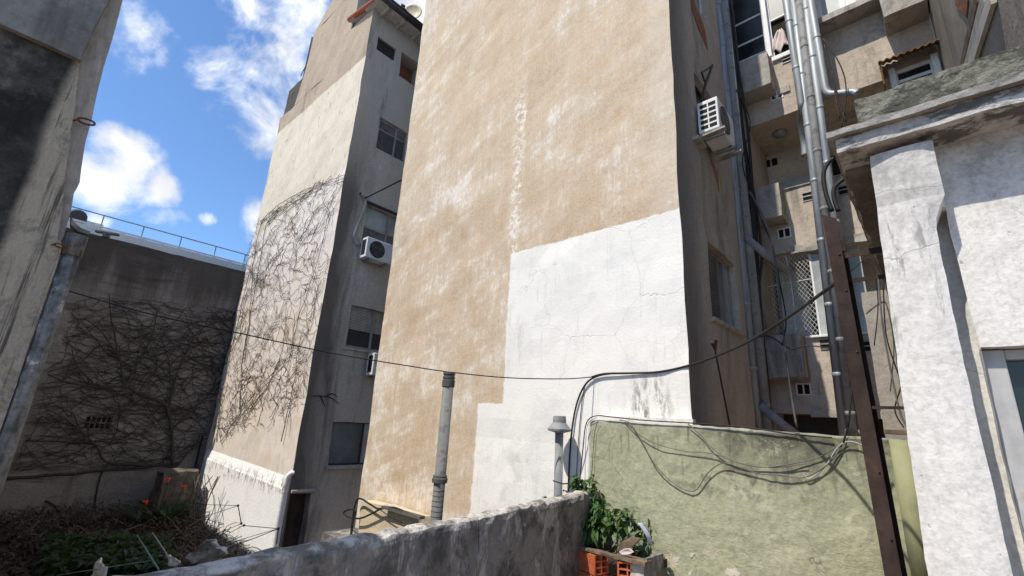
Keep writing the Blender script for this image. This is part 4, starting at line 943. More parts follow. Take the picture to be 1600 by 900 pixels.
MB().lathe([(r*1.15, -.035), (r*1.35, -.03), (.150, -.012), (.155, .012), (.125, .05), (.095, .085), (.088, .092), (.088, .13), (.082, .175), (.076, .18), (.02, .182)], (vx, 5.155, zb_), 26).build('cowl', 'pipe_grey', vp, smooth=False)

# ------------------------------------------------------------------ air conditioners
def aircon(label, loc, rz, wd=.78, big=False):
    a = thing('air_conditioner', label, 'air conditioner', loc, 'outdoor air conditioner units', rz)
    w, dp, h = wd/2, .30, .54
    bd = MB().box(-w, w, -dp, 0, 0, h).build('casing', 'ac_white', a, local=True, bev=.015)
    fx = -w*.22
    rg = MB()
    for k in range(1, 7):
        R = .22*k/6; rg.tube([(fx+R*math.cos(t_), -dp-.008, h*.5+R*math.sin(t_)) for t_ in [2*math.pi*i/28 for i in range(29)]], .004, 4, False)
    for k in range(12): t_ = math.pi*2*k/12; rg.tube([(fx+.03*math.cos(t_), -dp-.008, h*.5+.03*math.sin(t_)), (fx+.22*math.cos(t_), -dp-.008, h*.5+.22*math.sin(t_))], .003, 4, False)
    rg.build('fan_guard', 'pipe_grey', a, local=True)
    MB().lathe([(.222, -dp-.001), (.222, -dp-.004), (.05, -dp-.003)], (fx, 0, h*.5), 28, 'y').build('fan_opening', 'dark_inside', a, local=True)
    fan = MB()
    for k in range(3):
        t0 = 2*math.pi*k/3; P = lambda R, t_, d: (fx+R*math.cos(t_), -dp-d, h*.5+R*math.sin(t_))
        fan.face([P(.04, t0, .0045), P(.19, t0+.1, .0045), P(.20, t0+.9, .006), P(.05, t0+.7, .006)])
    fan.build('fan_blade', 'frame_dark', a, local=True)
    lv = MB(); lf = MB()
    if big:
        for c in (0, 1):
            for k in range(5):
                y0 = -dp+.03+c*.125; z0 = .05+k*.092; lv.box(-w-.004, -w-.001, y0, y0+.105, z0, z0+.058)
    else: lv.box(-w-.004, -w-.001, -dp+.05, -.07, .07, h-.06)
    lv.build('side_louver', 'dark_inside', a, local=True)
    for s in (-1, 1):
        MB().bar((s*w*.62, .03, -.03), (s*w*.62, -dp-.03, -.03), .04, .05).build('bracket', 'pipe_grey', a, local=True)
        MB().box(s*w*.62-.03, s*w*.62+.03, -dp+.02, -dp+.06, -.012, .004).build('foot', 'frame_dark', a, local=True)
    return a
aircon('white air conditioner with a round fan under the third window of the narrow block', (XL1+.06, 5.86, 3.84), math.pi/2)
aircon('white air conditioner half hidden by the beige block edge, under the roller-shuttered window', (XL1+.06, 6.50, .98), math.pi/2)
aircon('white air conditioner with slotted side panel on the shaded side of the beige block', (XB1+.05, 6.52, 4.30), math.pi/2, .74, True)
sh = thing('shelf_bracket', 'weathered shelf slab under the slotted air conditioner', 'shelf', (XB1, 6.4, 4.2))
MB().box(XB1+.003, XB1+.10, 5.98, 6.30, 4.13, 4.18).build('wall_plate', 'box_concrete', sh)
MB().bar((XB1+.02, 6.12, 4.20), (XB1+.44, 6.12, 4.23), .09, .03).build('arm', 'box_concrete', sh); MB().bar((XB1+.02, 6.86, 4.20), (XB1+.44, 6.86, 4.23), .09, .03).build('arm', 'box_concrete', sh)
ir = thing('bent_bracket', 'bent black iron bracket sticking out above the slotted air conditioner', 'bracket', (XB1, 6.6, 5.0))
m = MB(); m.tube([at('x', XB1+.10, x, y) for x, y in ((1096, 158), (1103, 130), (1113, 102))], .022, 6); m.build('strut', 'cable_black', ir)
m = MB(); m.tube([at('x', XB1+.10, x, y) for x, y in ((1103, 132), (1096, 113), (1105, 108), (1113, 102))], .014, 6); m.build('hook', 'cable_black', ir)
rod = thing('iron_rod', 'thin dark iron rod with a broken tip standing by the beige side wall', 'rod', at('x', XB1+.12, 1143, 668))
MB().tube([at('x', XB1+.12, 1141, 668), at('x', XB1+.1, 1117, 545)], .011, 5).build('shaft', 'cable_black', rod)
m = MB(); m.tube([at('x', XB1+.1, 1117, 545), at('x', XB1+.1, 1112, 535)], .018, 5); m.tube([at('x', XB1+.1, 1118, 546), at('x', XB1+.1, 1119, 532)], .02, 5); m.build('tip', 'rust', rod)

# ------------------------------------------------------------------ satellite dish and roof bits
sd = thing('satellite_dish', 'small tan satellite dish on the roof edge against the sky', 'satellite dish', (XL1+.3, 5.95, 11.4))
cen = at('x', XL1+.3, 645, 18); nrm = Vector((.62, -.75, .02)).normalized()
a_ = nrm.orthogonal().normalized(); b_ = nrm.cross(a_); m = MB(); K = 6; N = 24
pr_ = [[cen + (a_*math.cos(2*math.pi*i/N)*.27 + b_*math.sin(2*math.pi*i/N)*.31)*(k/K) + nrm*(.07*(k/K)**2-.07) for i in range(N)] for k in range(K+1)]
for k in range(K):
    for i in range(N): m.face([pr_[k][i], pr_[k][(i+1) % N], pr_[k+1][(i+1) % N], pr_[k+1][i]], True)
o = m.build('reflector', 'dish', sd, smooth=True); o.modifiers.new('solid', 'SOLIDIFY').thickness = .02
lnb = at('x', XL1+.45, 628, 8); base = Vector((XL1+.3, cen.y-.05, 11.42))
MB().tube([base, cen-nrm*.1], .022, 8).build('mast', 'gutter_black', sd); MB().tube([cen-nrm*.02-Vector((0, 0, .22)), lnb], .016, 6).build('arm', 'gutter_black', sd)
MB().tube([lnb, lnb+(cen-lnb).normalized()*.12], .04, 8).build('receiver', 'gutter_black', sd)
pipe('roof_wire', 'thin wire rising over the low rear parapet of the narrow block', [at('y', YL+.5, 470, 118), at('y', YL+.4, 482, 95)], .02, 'cable_black', 'cable', 4)
# cable stub and white conduit by the third window
pipe('roof_cable', 'black cable strung from the narrow block to the beige block', curve([at('x', XL1+.12, 571, 309), at('y', 5.6, 600, 295), at('y', YB+.1, 627, 281)], 4), .022, 'cable_black', 'cable', 5)
cd = thing('cable_conduit', 'white conduit curling down beside the third window to the air conditioner', 'conduit', at('x', XL1, 571, 310))
MB().tube(curve([at('x', XL1+.07, x, y) for x, y in ((564, 304), (570, 308), (571, 318), (566, 335), (557, 355), (553, 368), (556, 378), (562, 383))], 5), .035, 7).build('tube', 'cable_white', cd, smooth=True)
MB().bar(at('x', XL1+.03, 563, 302), at('x', XL1+.2, 571, 309), .05, .05).build('insulator', 'cable_black', cd)

# ------------------------------------------------------------------ long cables
def span(pts, n=10):                       # pts: (px, py, y-distance)
    return curve([at('y', d, x, y) for x, y, d in pts], n)
A0 = at('x', XN-.05, 112, 456)
p = [ray(x, y)*(4.6*(1-s) + 6.0*s) for x, y, s in ((60, 438, 0), (112, 456, .02), (240, 492, .10), (380, 522, .24), (520, 552, .42), (640, 572, .60), (700, 581, .70), (790, 590, .85), (880, 592, .96), (925, 589, 1))]
p[-1] = at('y', 5.35, 925, 589)
pipe('overhead_cable', 'long thin black cable sagging right across the picture from the drainpipe', curve(p, 6), .0068, 'cable_black', 'cable', 6)
J = ray(925, 589)*6.0
dps = [at('y', 5.36, 925, 589), at('y', 5.36, 945, 584), at('y', 5.37, 985, 583), at('y', 5.372, 1030, 581), at('y', 5.36, 1080, 570), at('y', 5.1, 1130, 552), at('y', 4.65, 1180, 528), at('y', 4.25, 1235, 493), at('y', 3.85, 1280, 461), at('y', 3.62, 1306, 442)]
pipe('service_cable', 'thick black cable rising from the white wall to the steel post', curve(dps, 6), .013, 'cable_black', 'cable', 6)
pipe('service_cable', 'thick black cable dropping from the white wall junction down behind the parapet', curve([at('y', 5.36, x, y) for x, y in ((960, 583), (935, 587), (917, 598), (904, 622), (896, 655), (891, 700), (888, 762), (886, 800))], 6), .013, 'cable_black', 'cable', 6)
pipe('service_cable', 'thin black cable running beside the thick drop cable at the white wall', curve([at('y', 5.37, x, y) for x, y in ((927, 590), (914, 604), (908, 640), (903, 700), (900, 762))], 6), .006, 'cable_black', 'cable', 5)
Y1 = YG-.025
for lab, pts, r, mt in (('black cable bundle lying along the top of the green wall', [(905, 760), (911, 700), (916, 662), (930, 650), (960, 652), (1010, 657), (1080, 661), (1160, 667), (1235, 678), (1300, 684)], .013, 'cable_black'),
        ('black cable making the deep V across the green wall', [(968, 656), (985, 662), (1003, 690), (1025, 728), (1055, 757), (1085, 767), (1105, 740), (1128, 724), (1155, 730), (1185, 740), (1215, 742), (1255, 746), (1290, 728), (1313, 700), (1322, 670)], .010, 'cable_grey'),
        ('grey cable sagging gently over the green wall to the post', [(975, 657), (1000, 680), (1030, 695), (1070, 705), (1115, 709), (1150, 722), (1190, 730), (1230, 726), (1275, 716), (1300, 702), (1322, 688)], .009, 'cable_grey'),
        ('short grey cable dropping from the wall top into the sag', [(1075, 662), (1095, 680), (1110, 698), (1135, 715), (1170, 727), (1215, 730), (1260, 724)], .009, 'cable_grey'),
        ('pale cable loop hanging at the right of the green wall', [(1255, 740), (1265, 748), (1290, 728), (1308, 700), (1325, 690), (1345, 695), (1358, 710)], .011, 'cable_white'),
        ('thin dark cable hanging beside the left end of the green wall', [(935, 656), (930, 672), (927, 700), (925, 735), (921, 752)], .006, 'cable_black'),
        ('thin cable dropping along the white painted wall edge', [(932, 652), (918, 664), (915, 700), (914, 756)], .006, 'cable_grey')):
    pipe('wall_cable', lab, curve([at('y', Y1-rnd.uniform(0, .02), *q) for q in pts], 6), r*.52, mt, 'cable', 6)
pipe('wall_cable', 'black wire bending up from the green wall beside the steel post', curve([at('y', 4.6, *q) for q in ((1318, 692), (1326, 660), (1330, 620), (1334, 595), (1338, 594))], 6), .008, 'cable_black', 'cable', 5)
pipe('taut_cord', 'green and black cord stretched low between vent pipe and wall end', [at('y', 5.0, 864, 751), at('y', 5.0, 880, 756), at('y', 5.0, 925, 752)], .008, 'cable_black', 'cord', 5)
# cable coil at the corner of the beige block
for lab, pts in (('black cable looped over the corner ledge of the beige block', [(548, 835), (552, 805), (556, 785), (563, 779), (580, 789), (592, 795), (615, 793), (640, 803), (657, 808)]),
                 ('black cable coil sticking out left of the beige corner ledge', [(598, 793), (580, 803), (562, 810), (545, 808), (537, 801), (546, 796), (556, 798), (552, 812), (549, 838)]),
                 ('thin wire slanting down the corner ledge', [(592, 795), (605, 804), (620, 813), (628, 816)])):
    pipe('ledge_cable', lab, curve([at('y', 5.0, *q) for q in pts], 6), .016 if 'thin' not in lab else .008, 'cable_black', 'cable', 6)
cl = thing('corner_ledge', 'low cream block with a sloping top at the foot of the beige corner', 'ledge', (-8.2, 5.1, -2.05))
m = MB(); P = [at('y', 5.12, *p) for p in ((565, 783), (600, 790), (655, 808), (660, 860), (560, 860))]
m.prism([p_+Vector((0, -.02, 0)) for p_ in P], (0, .26, 0)); m.build('block', 'ledge_cream', cl, rough=(.01, .008, 3))
m = MB(); m.bar(at('y', 5.02, 600, 792), at('y', 5.02, 660, 809), .1, .04); m.build('lead_strip', 'pipe_dark', cl, rough=(.008, .006, 5))
# ------------------------------------------------------------------ bare climbing vines
def inside(p, poly):
    x, y = p; c = False; j = len(poly)-1
    for i in range(len(poly)):
        (xi, yi), (xj, yj) = poly[i], poly[j]
        if (yi > y) != (yj > y) and x < (xj-xi)*(y-yi)/(yj-yi)+xi: c = not c
        j = i
    return c
def walkers(mb, to3, poly, count, ln, step, r0, r1, wig, flat, lift=.015, seed=3):
    R = random.Random(seed); xs = [p[0] for p in poly]; ys = [p[1] for p in poly]; made = 0
    while made < count:
        p = Vector((R.uniform(min(xs), max(xs)), R.uniform(min(ys), max(ys))))
        if not inside(p, poly): continue
        a = R.choice((0, math.pi))+R.gauss(0, flat); tgt = a; pts = []; n = int(R.uniform(*ln)/step); q = R.uniform(r0, r1)
        for i in range(n):
            pts.append(p.copy()); a += R.gauss(0, wig)+(tgt-a)*.12; p = p+Vector((math.cos(a), math.sin(a)))*step
            if not inside(p, poly): break
        if len(pts) < 5: continue
        mb.tube([to3(s, lift+R.random()*.02) for s in pts], [q*(1-.55*i/len(pts)) for i in range(len(pts))], 3, False); made += 1
def stem(par, pts3, r0, r1, mat, name='stem'):
    c = curve(pts3, 8); n = len(c); r0 *= .72; r1 *= .72
    c = [p + mn.noise_vector(p*2.3)*.035 for p in c]
    return MB().tube(c, [r0+(r1-r0)*i/n for i in range(n)], 6).build(name, mat, par, smooth=True)
cv = thing('climbing_vine', 'dense web of bare brown vine stems on the sunlit wall of the narrow block', 'vine', (-13.5, YL-.05, -2.4))
def wl(px_, py_): q = at('y', YL, px_, py_); return (q.x, q.z)
pol = [wl(*p) for p in ((541, 272), (500, 285), (470, 298), (440, 318), (408, 338), (398, 352), (385, 400), (366, 480), (345, 570), (334, 640), (328, 690), (350, 700), (378, 668), (395, 640), (430, 640), (455, 690), (468, 690), (480, 620), (500, 510), (520, 400))]
vm = MB(); t3 = lambda s, l: (s[0], YL-l, s[1])
walkers(vm, t3, pol, 430, (.7, 2.6), .06, .004, .008, .36, .55)
pol2 = [wl(*p) for p in ((541, 268), (498, 282), (440, 318), (400, 352), (406, 366), (450, 325), (500, 300), (537, 292))]
walkers(vm, t3, pol2, 34, (.6, 1.6), .06, .006, .011, .34, .45, seed=9)
pol3 = [wl(*p) for p in ((478, 560), (460, 660), (330, 690), (345, 600), (420, 560))]
walkers(vm, t3, pol3, 60, (.8, 2.0), .06, .006, .010, .36, .9, seed=5)
stuff(vm.build('twigs', 'bark', cv))
for pts, a, b in (([(383, 565), (392, 470), (398, 400), (408, 350), (430, 325), (470, 300), (540, 273)], .026, .010), ([(374, 640), (380, 560), (404, 420), (415, 350)], .03, .014), ([(338, 690), (350, 600), (372, 500), (392, 420)], .028, .012), ([(415, 350), (455, 320), (500, 290), (538, 280)], .02, .008), ([(452, 560), (465, 500), (492, 420), (515, 330)], .02, .01),
                 ([(440, 690), (450, 640), (462, 580), (470, 520)], .022, .010), ([(345, 690), (380, 640), (410, 600), (450, 560)], .02, .01), ([(390, 640), (420, 600), (440, 550), (448, 480)], .02, .01)):
    stem(cv, [at('y', YL-.04, *p) for p in pts], a*.7, b*.8, 'bark')
for pts in ([(487, 618), (500, 618), (512, 620), (522, 625), (530, 632)], [(500, 618), (505, 626), (509, 634)], [(508, 620), (520, 616), (528, 622)]): stem(cv, [at('x', XL1+.03, *p) for p in pts], .022, .008, 'bark_dark', 'stray_shoot')

dv = thing('climbing_vine', 'thick bare branches fanning over the dark boundary wall', 'vine', (XD+.1, 3.9, -2.4))
def wd_(px_, py_): q = at('x', XD, px_, py_); return (q.y, q.z)
pol = [wd_(*p) for p in ((118, 468), (180, 462), (250, 470), (382, 482), (372, 560), (350, 640), (318, 705), (240, 728), (150, 735), (15, 738), (45, 640), (90, 540))]
vm = MB(); t3 = lambda s, l: (XD+l, s[0], s[1])
walkers(vm, t3, pol, 520, (.8, 2.8), .08, .005, .011, .26, .45, .02, 21)
stuff(vm.build('twigs', 'bark_dark', dv))
for pts, a, b in (([(270, 725), (268, 672), (262, 642), (255, 630), (215, 615), (195, 605), (150, 605), (110, 600), (75, 585)], .07, .025), ([(195, 605), (186, 560), (176, 505), (170, 458)], .04, .018), ([(262, 642), (275, 592), (290, 552), (310, 520), (332, 506), (372, 492)], .045, .018),
                  ([(268, 672), (300, 640), (330, 612), (350, 590)], .04, .018), ([(275, 728), (220, 726), (165, 722), (148, 695), (110, 690), (40, 688)], .055, .022), ([(195, 605), (215, 570), (236, 530), (246, 485)], .04, .016), ([(262, 642), (268, 600), (262, 560), (250, 525)], .03, .014),
                  ([(215, 615), (240, 580), (275, 545), (300, 500)], .03, .014), ([(186, 560), (160, 520), (130, 495)], .03, .014), ([(148, 695), (110, 660), (75, 640)], .03, .014), ([(150, 605), (120, 570), (112, 540)], .025, .012), ([(330, 612), (352, 560), (366, 520)], .03, .014), ([(275, 728), (300, 700), (312, 680)], .05, .03),
                  ([(0, 748), (80, 742), (160, 735), (240, 728), (280, 722)], .05, .04), ([(70, 782), (85, 790), (92, 803)], .04, .02), ([(160, 735), (150, 770), (148, 800)], .03, .02)):
    stem(dv, [at('x', XD+.13, *p) for p in pts], a, b, 'bark_dark')

# ------------------------------------------------------------------ shaded garden below
bed = MB(); R = random.Random(5)
def gz(x, y): return -3.16 + .28*max(0, min(1, (-x-11)/4)) + .12*mn.noise(Vector((x*.8, y*.9, 0)))
for i in range(40):
    for j in range(24):
        P = lambda i, j: (-16.4+i*.26, -.1+j*.195, gz(-16.4+i*.26, -.1+j*.195))
        bed.face([P(i, j), P(i+1, j), P(i+1, j+1), P(i, j+1)], True)
struct(bed.build('garden_bed', 'soil'))
dl_ = MB()
for k in range(13000):
    x, y = R.uniform(-16.3, -10.2), R.uniform(.1, 4.4); z = gz(x, y) + R.random()**2*.48
    dl_.leaf((x, y, z), (R.gauss(0, 1), R.gauss(0, 1), R.gauss(-.1, .5)), R.uniform(.02, .055), R.uniform(.08, .20))
tag(dl_.build('dead_creeper', 'leaf_dry'), 'brown heap of dead creeper leaves on the garden bed', 'creeper', None, 'stuff')
tw_ = MB()
for k in range(500):
    x, y = R.uniform(-16.3, -10.5), R.uniform(.1, 4.4); z = gz(x, y)+.1; a = R.uniform(0, 6.3); p = Vector((x, y, z)); pts = []
    for i in range(9): pts.append(p.copy()); a += R.gauss(0, .4); p = p+Vector((math.cos(a)*.12, math.sin(a)*.12, R.gauss(.02, .06)))
    tw_.tube(pts, .009, 3, False)
tag(tw_.build('dry_twigs', 'bark'), 'tangle of dry twigs over the garden bed', 'twigs', None, 'stuff')
gl = MB()
for k in range(2600):
    q = at('z', -2.75, R.uniform(70, 265), R.uniform(855, 908)); z = -2.9+R.random()*.4
    gl.leaf((q.x, q.y, z), (R.gauss(0, 1), R.gauss(0, 1), R.gauss(.1, .4)), R.uniform(.07, .13), R.uniform(.12, .24))
tag(gl.build('ground_cover', 'leaf_garden'), 'dark green leafy ground cover along the foot of the parapet', 'plants', None, 'stuff')
def strap_plant(label, q, n, ln, flowers):
    t_ = thing('strap_leaf_plant', label, 'plant', q, 'orange flowering garden plants'); mb = MB()
    for k in range(n):
        a = 2*math.pi*k/n+R.gauss(0, .3); d = Vector((math.cos(a)*.5, math.sin(a)*.5, 1)).normalized(); L = ln*R.uniform(.7, 1.1); s = d.cross(Vector((0, 0, 1))).normalized()*R.uniform(.05, .085); pr0 = None
        for i in range(7):
            f = i/6; c = Vector(q)+d*(L*f)+Vector((math.cos(a), math.sin(a), 0))*(.35*L*f*f)-Vector((0, 0, .32*L*f*f)); w = s*(.35+1.3*f-1.65*f*f+.02)
            cu = (mb.vt(c-w), mb.vt(c+w))
            if pr0: mb.f.append([pr0[0], pr0[1], cu[1], cu[0]])
            pr0 = cu
    mb.build('leaves', 'leaf_garden', t_)
    for (fx, fy, fz) in flowers:
        p = Vector(q)+Vector((fx, fy, fz)); m = MB(); m.tube([Vector(q), (Vector(q)+p)/2+Vector((.03, 0, .04)), p], .014, 5); st_ = m.build('stalk', 'leaf_garden', t_)
        m = MB()
        for k in range(7): a = 2*math.pi*k/7; m.leaf(p, (math.cos(a), math.sin(a), 1.9), .045, .15)
        m.build('flower', 'flower', st_)
g1 = at('x', -14.6, 214, 826); g2 = at('x', -14.2, 242, 822); g3 = at('x', -14.0, 262, 818)
strap_plant('strap-leaved plant whose orange flower hangs lowest, left of the others', g1, 14, .85, [(0, .05, .50)])
strap_plant('strap-leaved plant with the tallest orange flower, in the middle', g2, 15, .9, [(0, .05, .95)])
strap_plant('strap-leaved plant with an orange flower nearest the stone block', g3, 12, .8, [(.0, .15, .72)])
bq = at('x', -15.2, 275, 790)
sb_ = MB(); sb_.gbox(-15.9, -15.1, bq.y-.45, bq.y+.35, -3.1, at('x', -15.1, 275, 738).z, .12)
tag(sb_.build('stone_block', 'old_stone', None, rough=(.08, .05, 2.5)), 'weathered masonry block standing in the garden corner by the dark wall', 'block')
fr_ = MB()
for k in range(420):
    q = at('y', 4.35, R.gauss(300, 9), R.uniform(770, 865)); fr_.leaf((q.x, 4.35+R.uniform(-.35, .1), q.z), (R.gauss(0, 1), R.gauss(0, 1), R.gauss(0, .6)), .05, R.uniform(.07, .15))
sbt = thing('corner_shrub', 'straggly dark shrub in front of the white wall foot', 'shrub', (at('y', 4.3, 300, 870).x, 4.3, -2.9))
fr_.build('foliage', 'leaf_garden', sbt)
m = MB()
for k in range(14):
    p0 = Vector((sbt.location.x+R.gauss(0, .15), 4.25+R.gauss(0, .1), -2.9)); m.tube(curve([p0, p0+Vector((R.gauss(0, .15), R.gauss(0, .1), .6)), p0+Vector((R.gauss(0, .3), R.gauss(0, .15), 1.25))], 4), .009, 4, False)
m.build('stem', 'bark', sbt)

# clothes line frame and cloths
lf = thing('clothes_line', 'thin wire clothes line frame in front of the white wall foot', 'clothes line', at('y', 4.0, 432, 850))
for nm, pts, r in (('wire', [(302, 787), (340, 789), (372, 790)], .009), ('wire', [(372, 790), (330, 804), (296, 812)], .009), ('post', [(372, 790), (377, 818)], .014), ('wire', [(377, 818), (335, 836), (300, 848)], .009), ('wire', [(380, 821), (340, 843), (312, 858)], .009), ('wire', [(380, 821), (435, 826)], .010), ('wire', [(435, 826), (395, 842), (366, 853)], .010), ('wire', [(435, 826), (400, 836), (360, 848)], .008), ('post', [(435, 826), (432, 850)], .014), ('post', [(303, 787), (305, 840)], .014)):
    MB().tube([at('y', 3.7, *p) for p in pts], r*.6, 5).build(nm, 'cable_black', lf)
for x, y in ((377, 818), (381, 821), (435, 826), (372, 790)): MB().lathe([(.012, -.02), (.024, 0), (.012, .02)], at('y', 3.7, x, y), 8).build('clip', 'cable_black', lf)
def cloth(name, label, pts, y, mat, fold=.05):
    bowl = .02 if fold > .03 else .002
    ps = [at('y', y, *p) for p in pts]; c_ = sum(ps, Vector())/len(ps); m = MB(); n = len(ps); K = 6
    for i in range(n):
        a, b = ps[i], ps[(i+1) % n]
        for k in range(K):
            def Q(u, k):
                p_ = c_ + (u-c_)*(k/K); return p_ + Vector((0, fold*math.sin(p_.x*31+p_.z*9)-bowl*k, 0))
            for h_ in range(3):
                u0, u1 = a+(b-a)*h_/3, a+(b-a)*(h_+1)/3
                m.face([Q(u0, k), Q(u1, k), Q(u1, k+1), Q(u0, k+1)], True)
    o = m.build(name, mat, None, smooth=True); o.modifiers.new('solid', 'SOLIDIFY').thickness = .008
    return tag(o, label, 'cloth')
cloth('tarpaulin', 'grey folded tarpaulin draped at the end of the clothes line', [(303, 864), (322, 856), (342, 842), (348, 841), (354, 853), (362, 857), (335, 868), (312, 880)], 2.9, 'tarp_grey')
cloth('tarpaulin', 'narrow grey cloth strip trailing along the parapet edge below the tarpaulin', [(320, 880), (362, 853), (366, 852), (368, 862), (345, 874), (322, 892)], 2.7, 'tarp_grey')
cloth('rag', 'small pale grey rag peeping over the parapet', [(262, 866), (268, 868), (284, 878), (276, 885), (264, 884)], 2.0, 'tarp_white', .02)
cloth('rag', 'crumpled white plastic tip sticking up at the lower left', [(157, 871), (160, 880), (166, 886), (163, 905), (142, 905), (148, 890)], 1.4, 'tarp_white', .02)
pipe('garden_cord', 'pale green cord stretched down across the garden, right one', [at('y', 2.4, 238, 832), at('y', 1.9, 262, 868)], .008, 'cable_white', 'cord', 5)
pipe('garden_cord', 'green cord slanting down across the garden, left of the pale one', [at('y', 2.4, 214, 836), at('y', 1.7, 248, 890)], .009, 'cord_green', 'cord', 5)
pipe('garden_cord', 'dark green cord lying low across the ground cover', [at('y', 1.2, 90, 899), at('y', 1.6, 235, 876)], .006, 'cord_green', 'cord', 5)

# ------------------------------------------------------------------ planter of hollow bricks with pepper plants
PY = 4.55
pq = at('y', PY, 952, 862)
pt = thing('brick_planter', 'makeshift planter of orange hollow bricks and cement in the terrace corner', 'planter', (pq.x, PY+.2, FLOOR))
zr = pq.z                     # rim height
xl, xr = at('y', PY, 886, 870).x, at('y', PY, 1013, 868).x
def rot(p, c, a): return (c[0]+(p[0]-c[0])*math.cos(a)-(p[1]-c[1])*math.sin(a), c[1]+(p[0]-c[0])*math.sin(a)+(p[1]-c[1])*math.cos(a))
def hollow_brick(c, a, L=.33, Wd=.18, H=.18):
    """ribbed clay block: grooved sides and a face of six cells"""
    e = MB(); z0 = c[2]; N = 14
    for k in range(N):                       # ribs along the long side
        za, zb2 = z0+H*k/N, z0+H*(k+.62)/N
        for s in (-1, 1):
            q_ = [rot((c[0]-L/2, c[1]+s*Wd/2), c, a), rot((c[0]+L/2, c[1]+s*Wd/2), c, a), rot((c[0]+L/2, c[1]+s*(Wd/2+.004)), c, a), rot((c[0]-L/2, c[1]+s*(Wd/2+.004)), c, a)]
            e.hexa([(x, y, za) for x, y in q_], [(x, y, zb2) for x, y in q_])
    def bx(x0, x1, y0, y1, z0_, z1_):
        q_ = [rot((c[0]+x, c[1]+y), c, a) for x, y in ((x0, y0), (x1, y0), (x1, y1), (x0, y1))]; e.hexa([(x, y, z0_) for x, y in q_], [(x, y, z1_) for x, y in q_])
    t_ = .012
    for y0 in (-Wd/2, -t_/2, Wd/2-t_): bx(-L/2, L/2, y0, y0+t_, z0, z0+H)
    for k in range(4): z_ = z0+(H-t_)*k/3; bx(-L/2+.001, L/2-.001, -Wd/2+.002, Wd/2-.002, z_, z_+t_)
    return e.build('brick', 'brick_orange', pt)
bz = zr-.035-.18
cA = at('y', PY-.04, 918, 880); cB = at('y', PY-.06, 968, 880)
hollow_brick((cA.x, PY+.02, bz), math.radians(-16)); hollow_brick((cB.x+.02, PY+.06, bz), math.radians(-62))
hollow_brick((cA.x, PY+.02, bz-.19), math.radians(-14)); hollow_brick((cB.x, PY+.06, bz-.19), math.radians(-14)); hollow_brick((cA.x+.05, PY+.02, FLOOR), math.radians(-12), H=.16); hollow_brick((cB.x+.02, PY+.06, FLOOR), math.radians(-12), H=.16)
m = MB(); m.gbox(xl, xl+.10, PY-.09, PY+.45, FLOOR, zr, .05); m.build('end_post', 'cornice_concrete', pt, rough=(.012, .008, 7))
m = MB(); m.gbox(xr-.16, xr-.02, PY-.06, PY+.0, FLOOR, zr-.03, .05); m.build('front_panel', 'recess_render', pt, rough=(.006, .004, 7))
m = MB(); m.gbox(xr-.02, xr+.012, PY-.05, PY+.30, FLOOR, zr+.03, .05); m.build('side_slab', 'parapet_render', pt, rough=(.008, .006, 7))
m = MB(); m.gbox(xl+.10, xr-.18, PY-.10, PY-.02, zr-.022, zr, .05); m.build('rim', 'wood_old', pt, rough=(.010, .008, 8))
m = MB(); m.gbox(xr-.30, xr+.02, PY-.12, PY+.02, zr-.02, zr+.012, .05); m.build('rim', 'wood_old', pt, rough=(.006, .005, 8))
MB().box(xl+.1, xr-.02, PY+.06, PY+.45, zr-.12, zr-.05).build('earth', 'soil', pt)
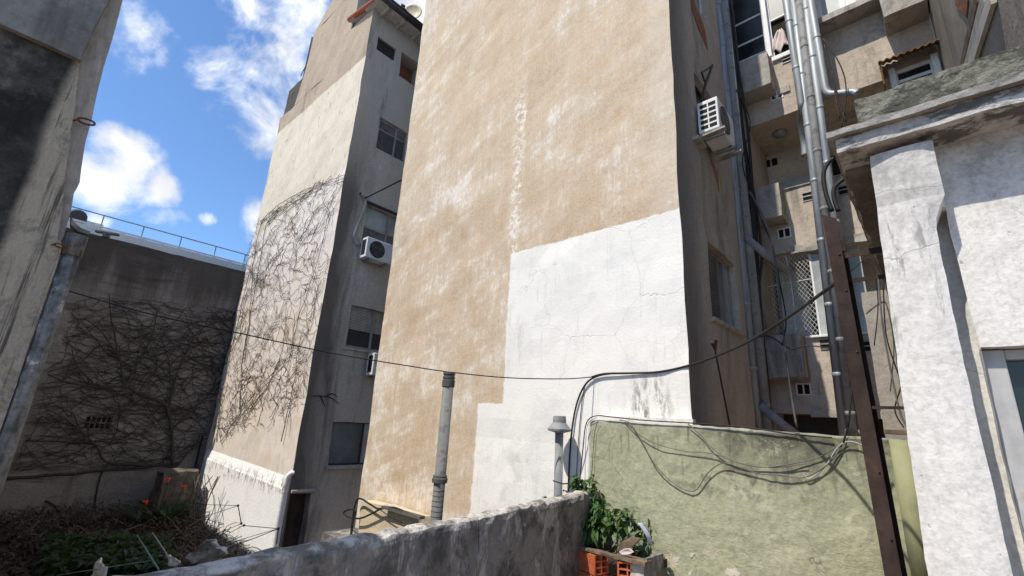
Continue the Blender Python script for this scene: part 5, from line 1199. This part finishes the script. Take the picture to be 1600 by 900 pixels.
def bush(label, c, rx, ry, rz_, n, mat, stems, size=(.05, .085)):
    b_ = thing('pepper_plant', label, 'plant', (c[0], c[1], zr-.05), 'leafy plants in the brick planter'); m = MB(); sm_ = MB(); c = Vector(c)
    tips = []
    for k in range(stems):
        d = Vector((R.gauss(0, .6)*rx, R.gauss(0, .5)*ry, R.uniform(.3, 1.0)*rz_*1.7)); base_ = Vector((c.x+R.gauss(0, .04), c.y, zr-.06)); tp_ = base_+d
        pts = curve([base_, base_+d*.5+Vector((R.gauss(0, .02), R.gauss(0, .02), .03)), tp_], 6); sm_.tube(pts, [.006*(1-.6*i/len(pts)) for i in range(len(pts))], 4, False); tips += pts[4:]
    for k in range(n):
        a_ = R.choice(tips); p_ = a_+Vector((R.gauss(0, .035), R.gauss(0, .03), R.gauss(0, .03)))
        o_ = Vector((R.gauss(0, 1), R.gauss(0, 1)-.3, R.gauss(-.55, .45))); m.leaf(p_, o_, R.uniform(*size)*.62, R.uniform(*size)*1.25, .3)
    sm_.build('stem', 'leaf_garden', b_); stuff(m.build('foliage', mat, b_))
bush('dense dark green bushy plant filling the left of the brick planter', (at("y", PY+.2, 912, 830).x, PY+.22, zr), .42, .13, .28, 1900, 'leaf_green', 48, (.065, .12))
bush('taller dark green shoot leaning on the parapet end', (at('y', PY+.3, 912, 800).x, PY+.32, zr), .13, .05, .40, 460, 'leaf_green', 12, (.06, .11))
bush('pale grey-green plant at the right of the brick planter', (at('y', PY+.2, 978, 830).x, PY+.25, zr), .17, .06, .27, 330, 'leaf_pale', 14, (.065, .11))
q = at('y', PY+.15, 1002, 835)
m = MB(); N = 14
for i in range(N):
    for k in range(5):
        P = lambda i, k: (q.x-.06+.11*math.sin(i/N*2.2+.3)+.02*k/5, PY+.2+.05*k/5-.06*math.cos(i/N*2.2), q.z+.10-.24*i/N)
        m.face([P(i, k), P(i+1, k), P(i+1, k+1), P(i, k+1)], True)
o = m.build('plastic_sheet', 'plastic_blue', None, smooth=True); o.modifiers.new('solid', 'SOLIDIFY').thickness = .006
tag(o, 'curved bluish plastic offcut standing behind the planter rim', 'plastic')
m = MB(); ps = [at('y', PY+.05, x, y) for x, y in ((968, 848), (985, 840), (1000, 842), (992, 850), (975, 862), (966, 860))]
m.prism(ps, (0, .03, .0)); tag(m.build('bark_piece', 'wood_old', None, rough=(.008, .006, 8)), 'curled brown bark piece lying on the planter', 'bark')
cloth('rag', 'small pink and white rag on the planter rim', [(968, 862), (976, 858), (986, 857), (992, 862), (984, 866), (972, 867)], PY-.09, 'cloth_pink', .01)
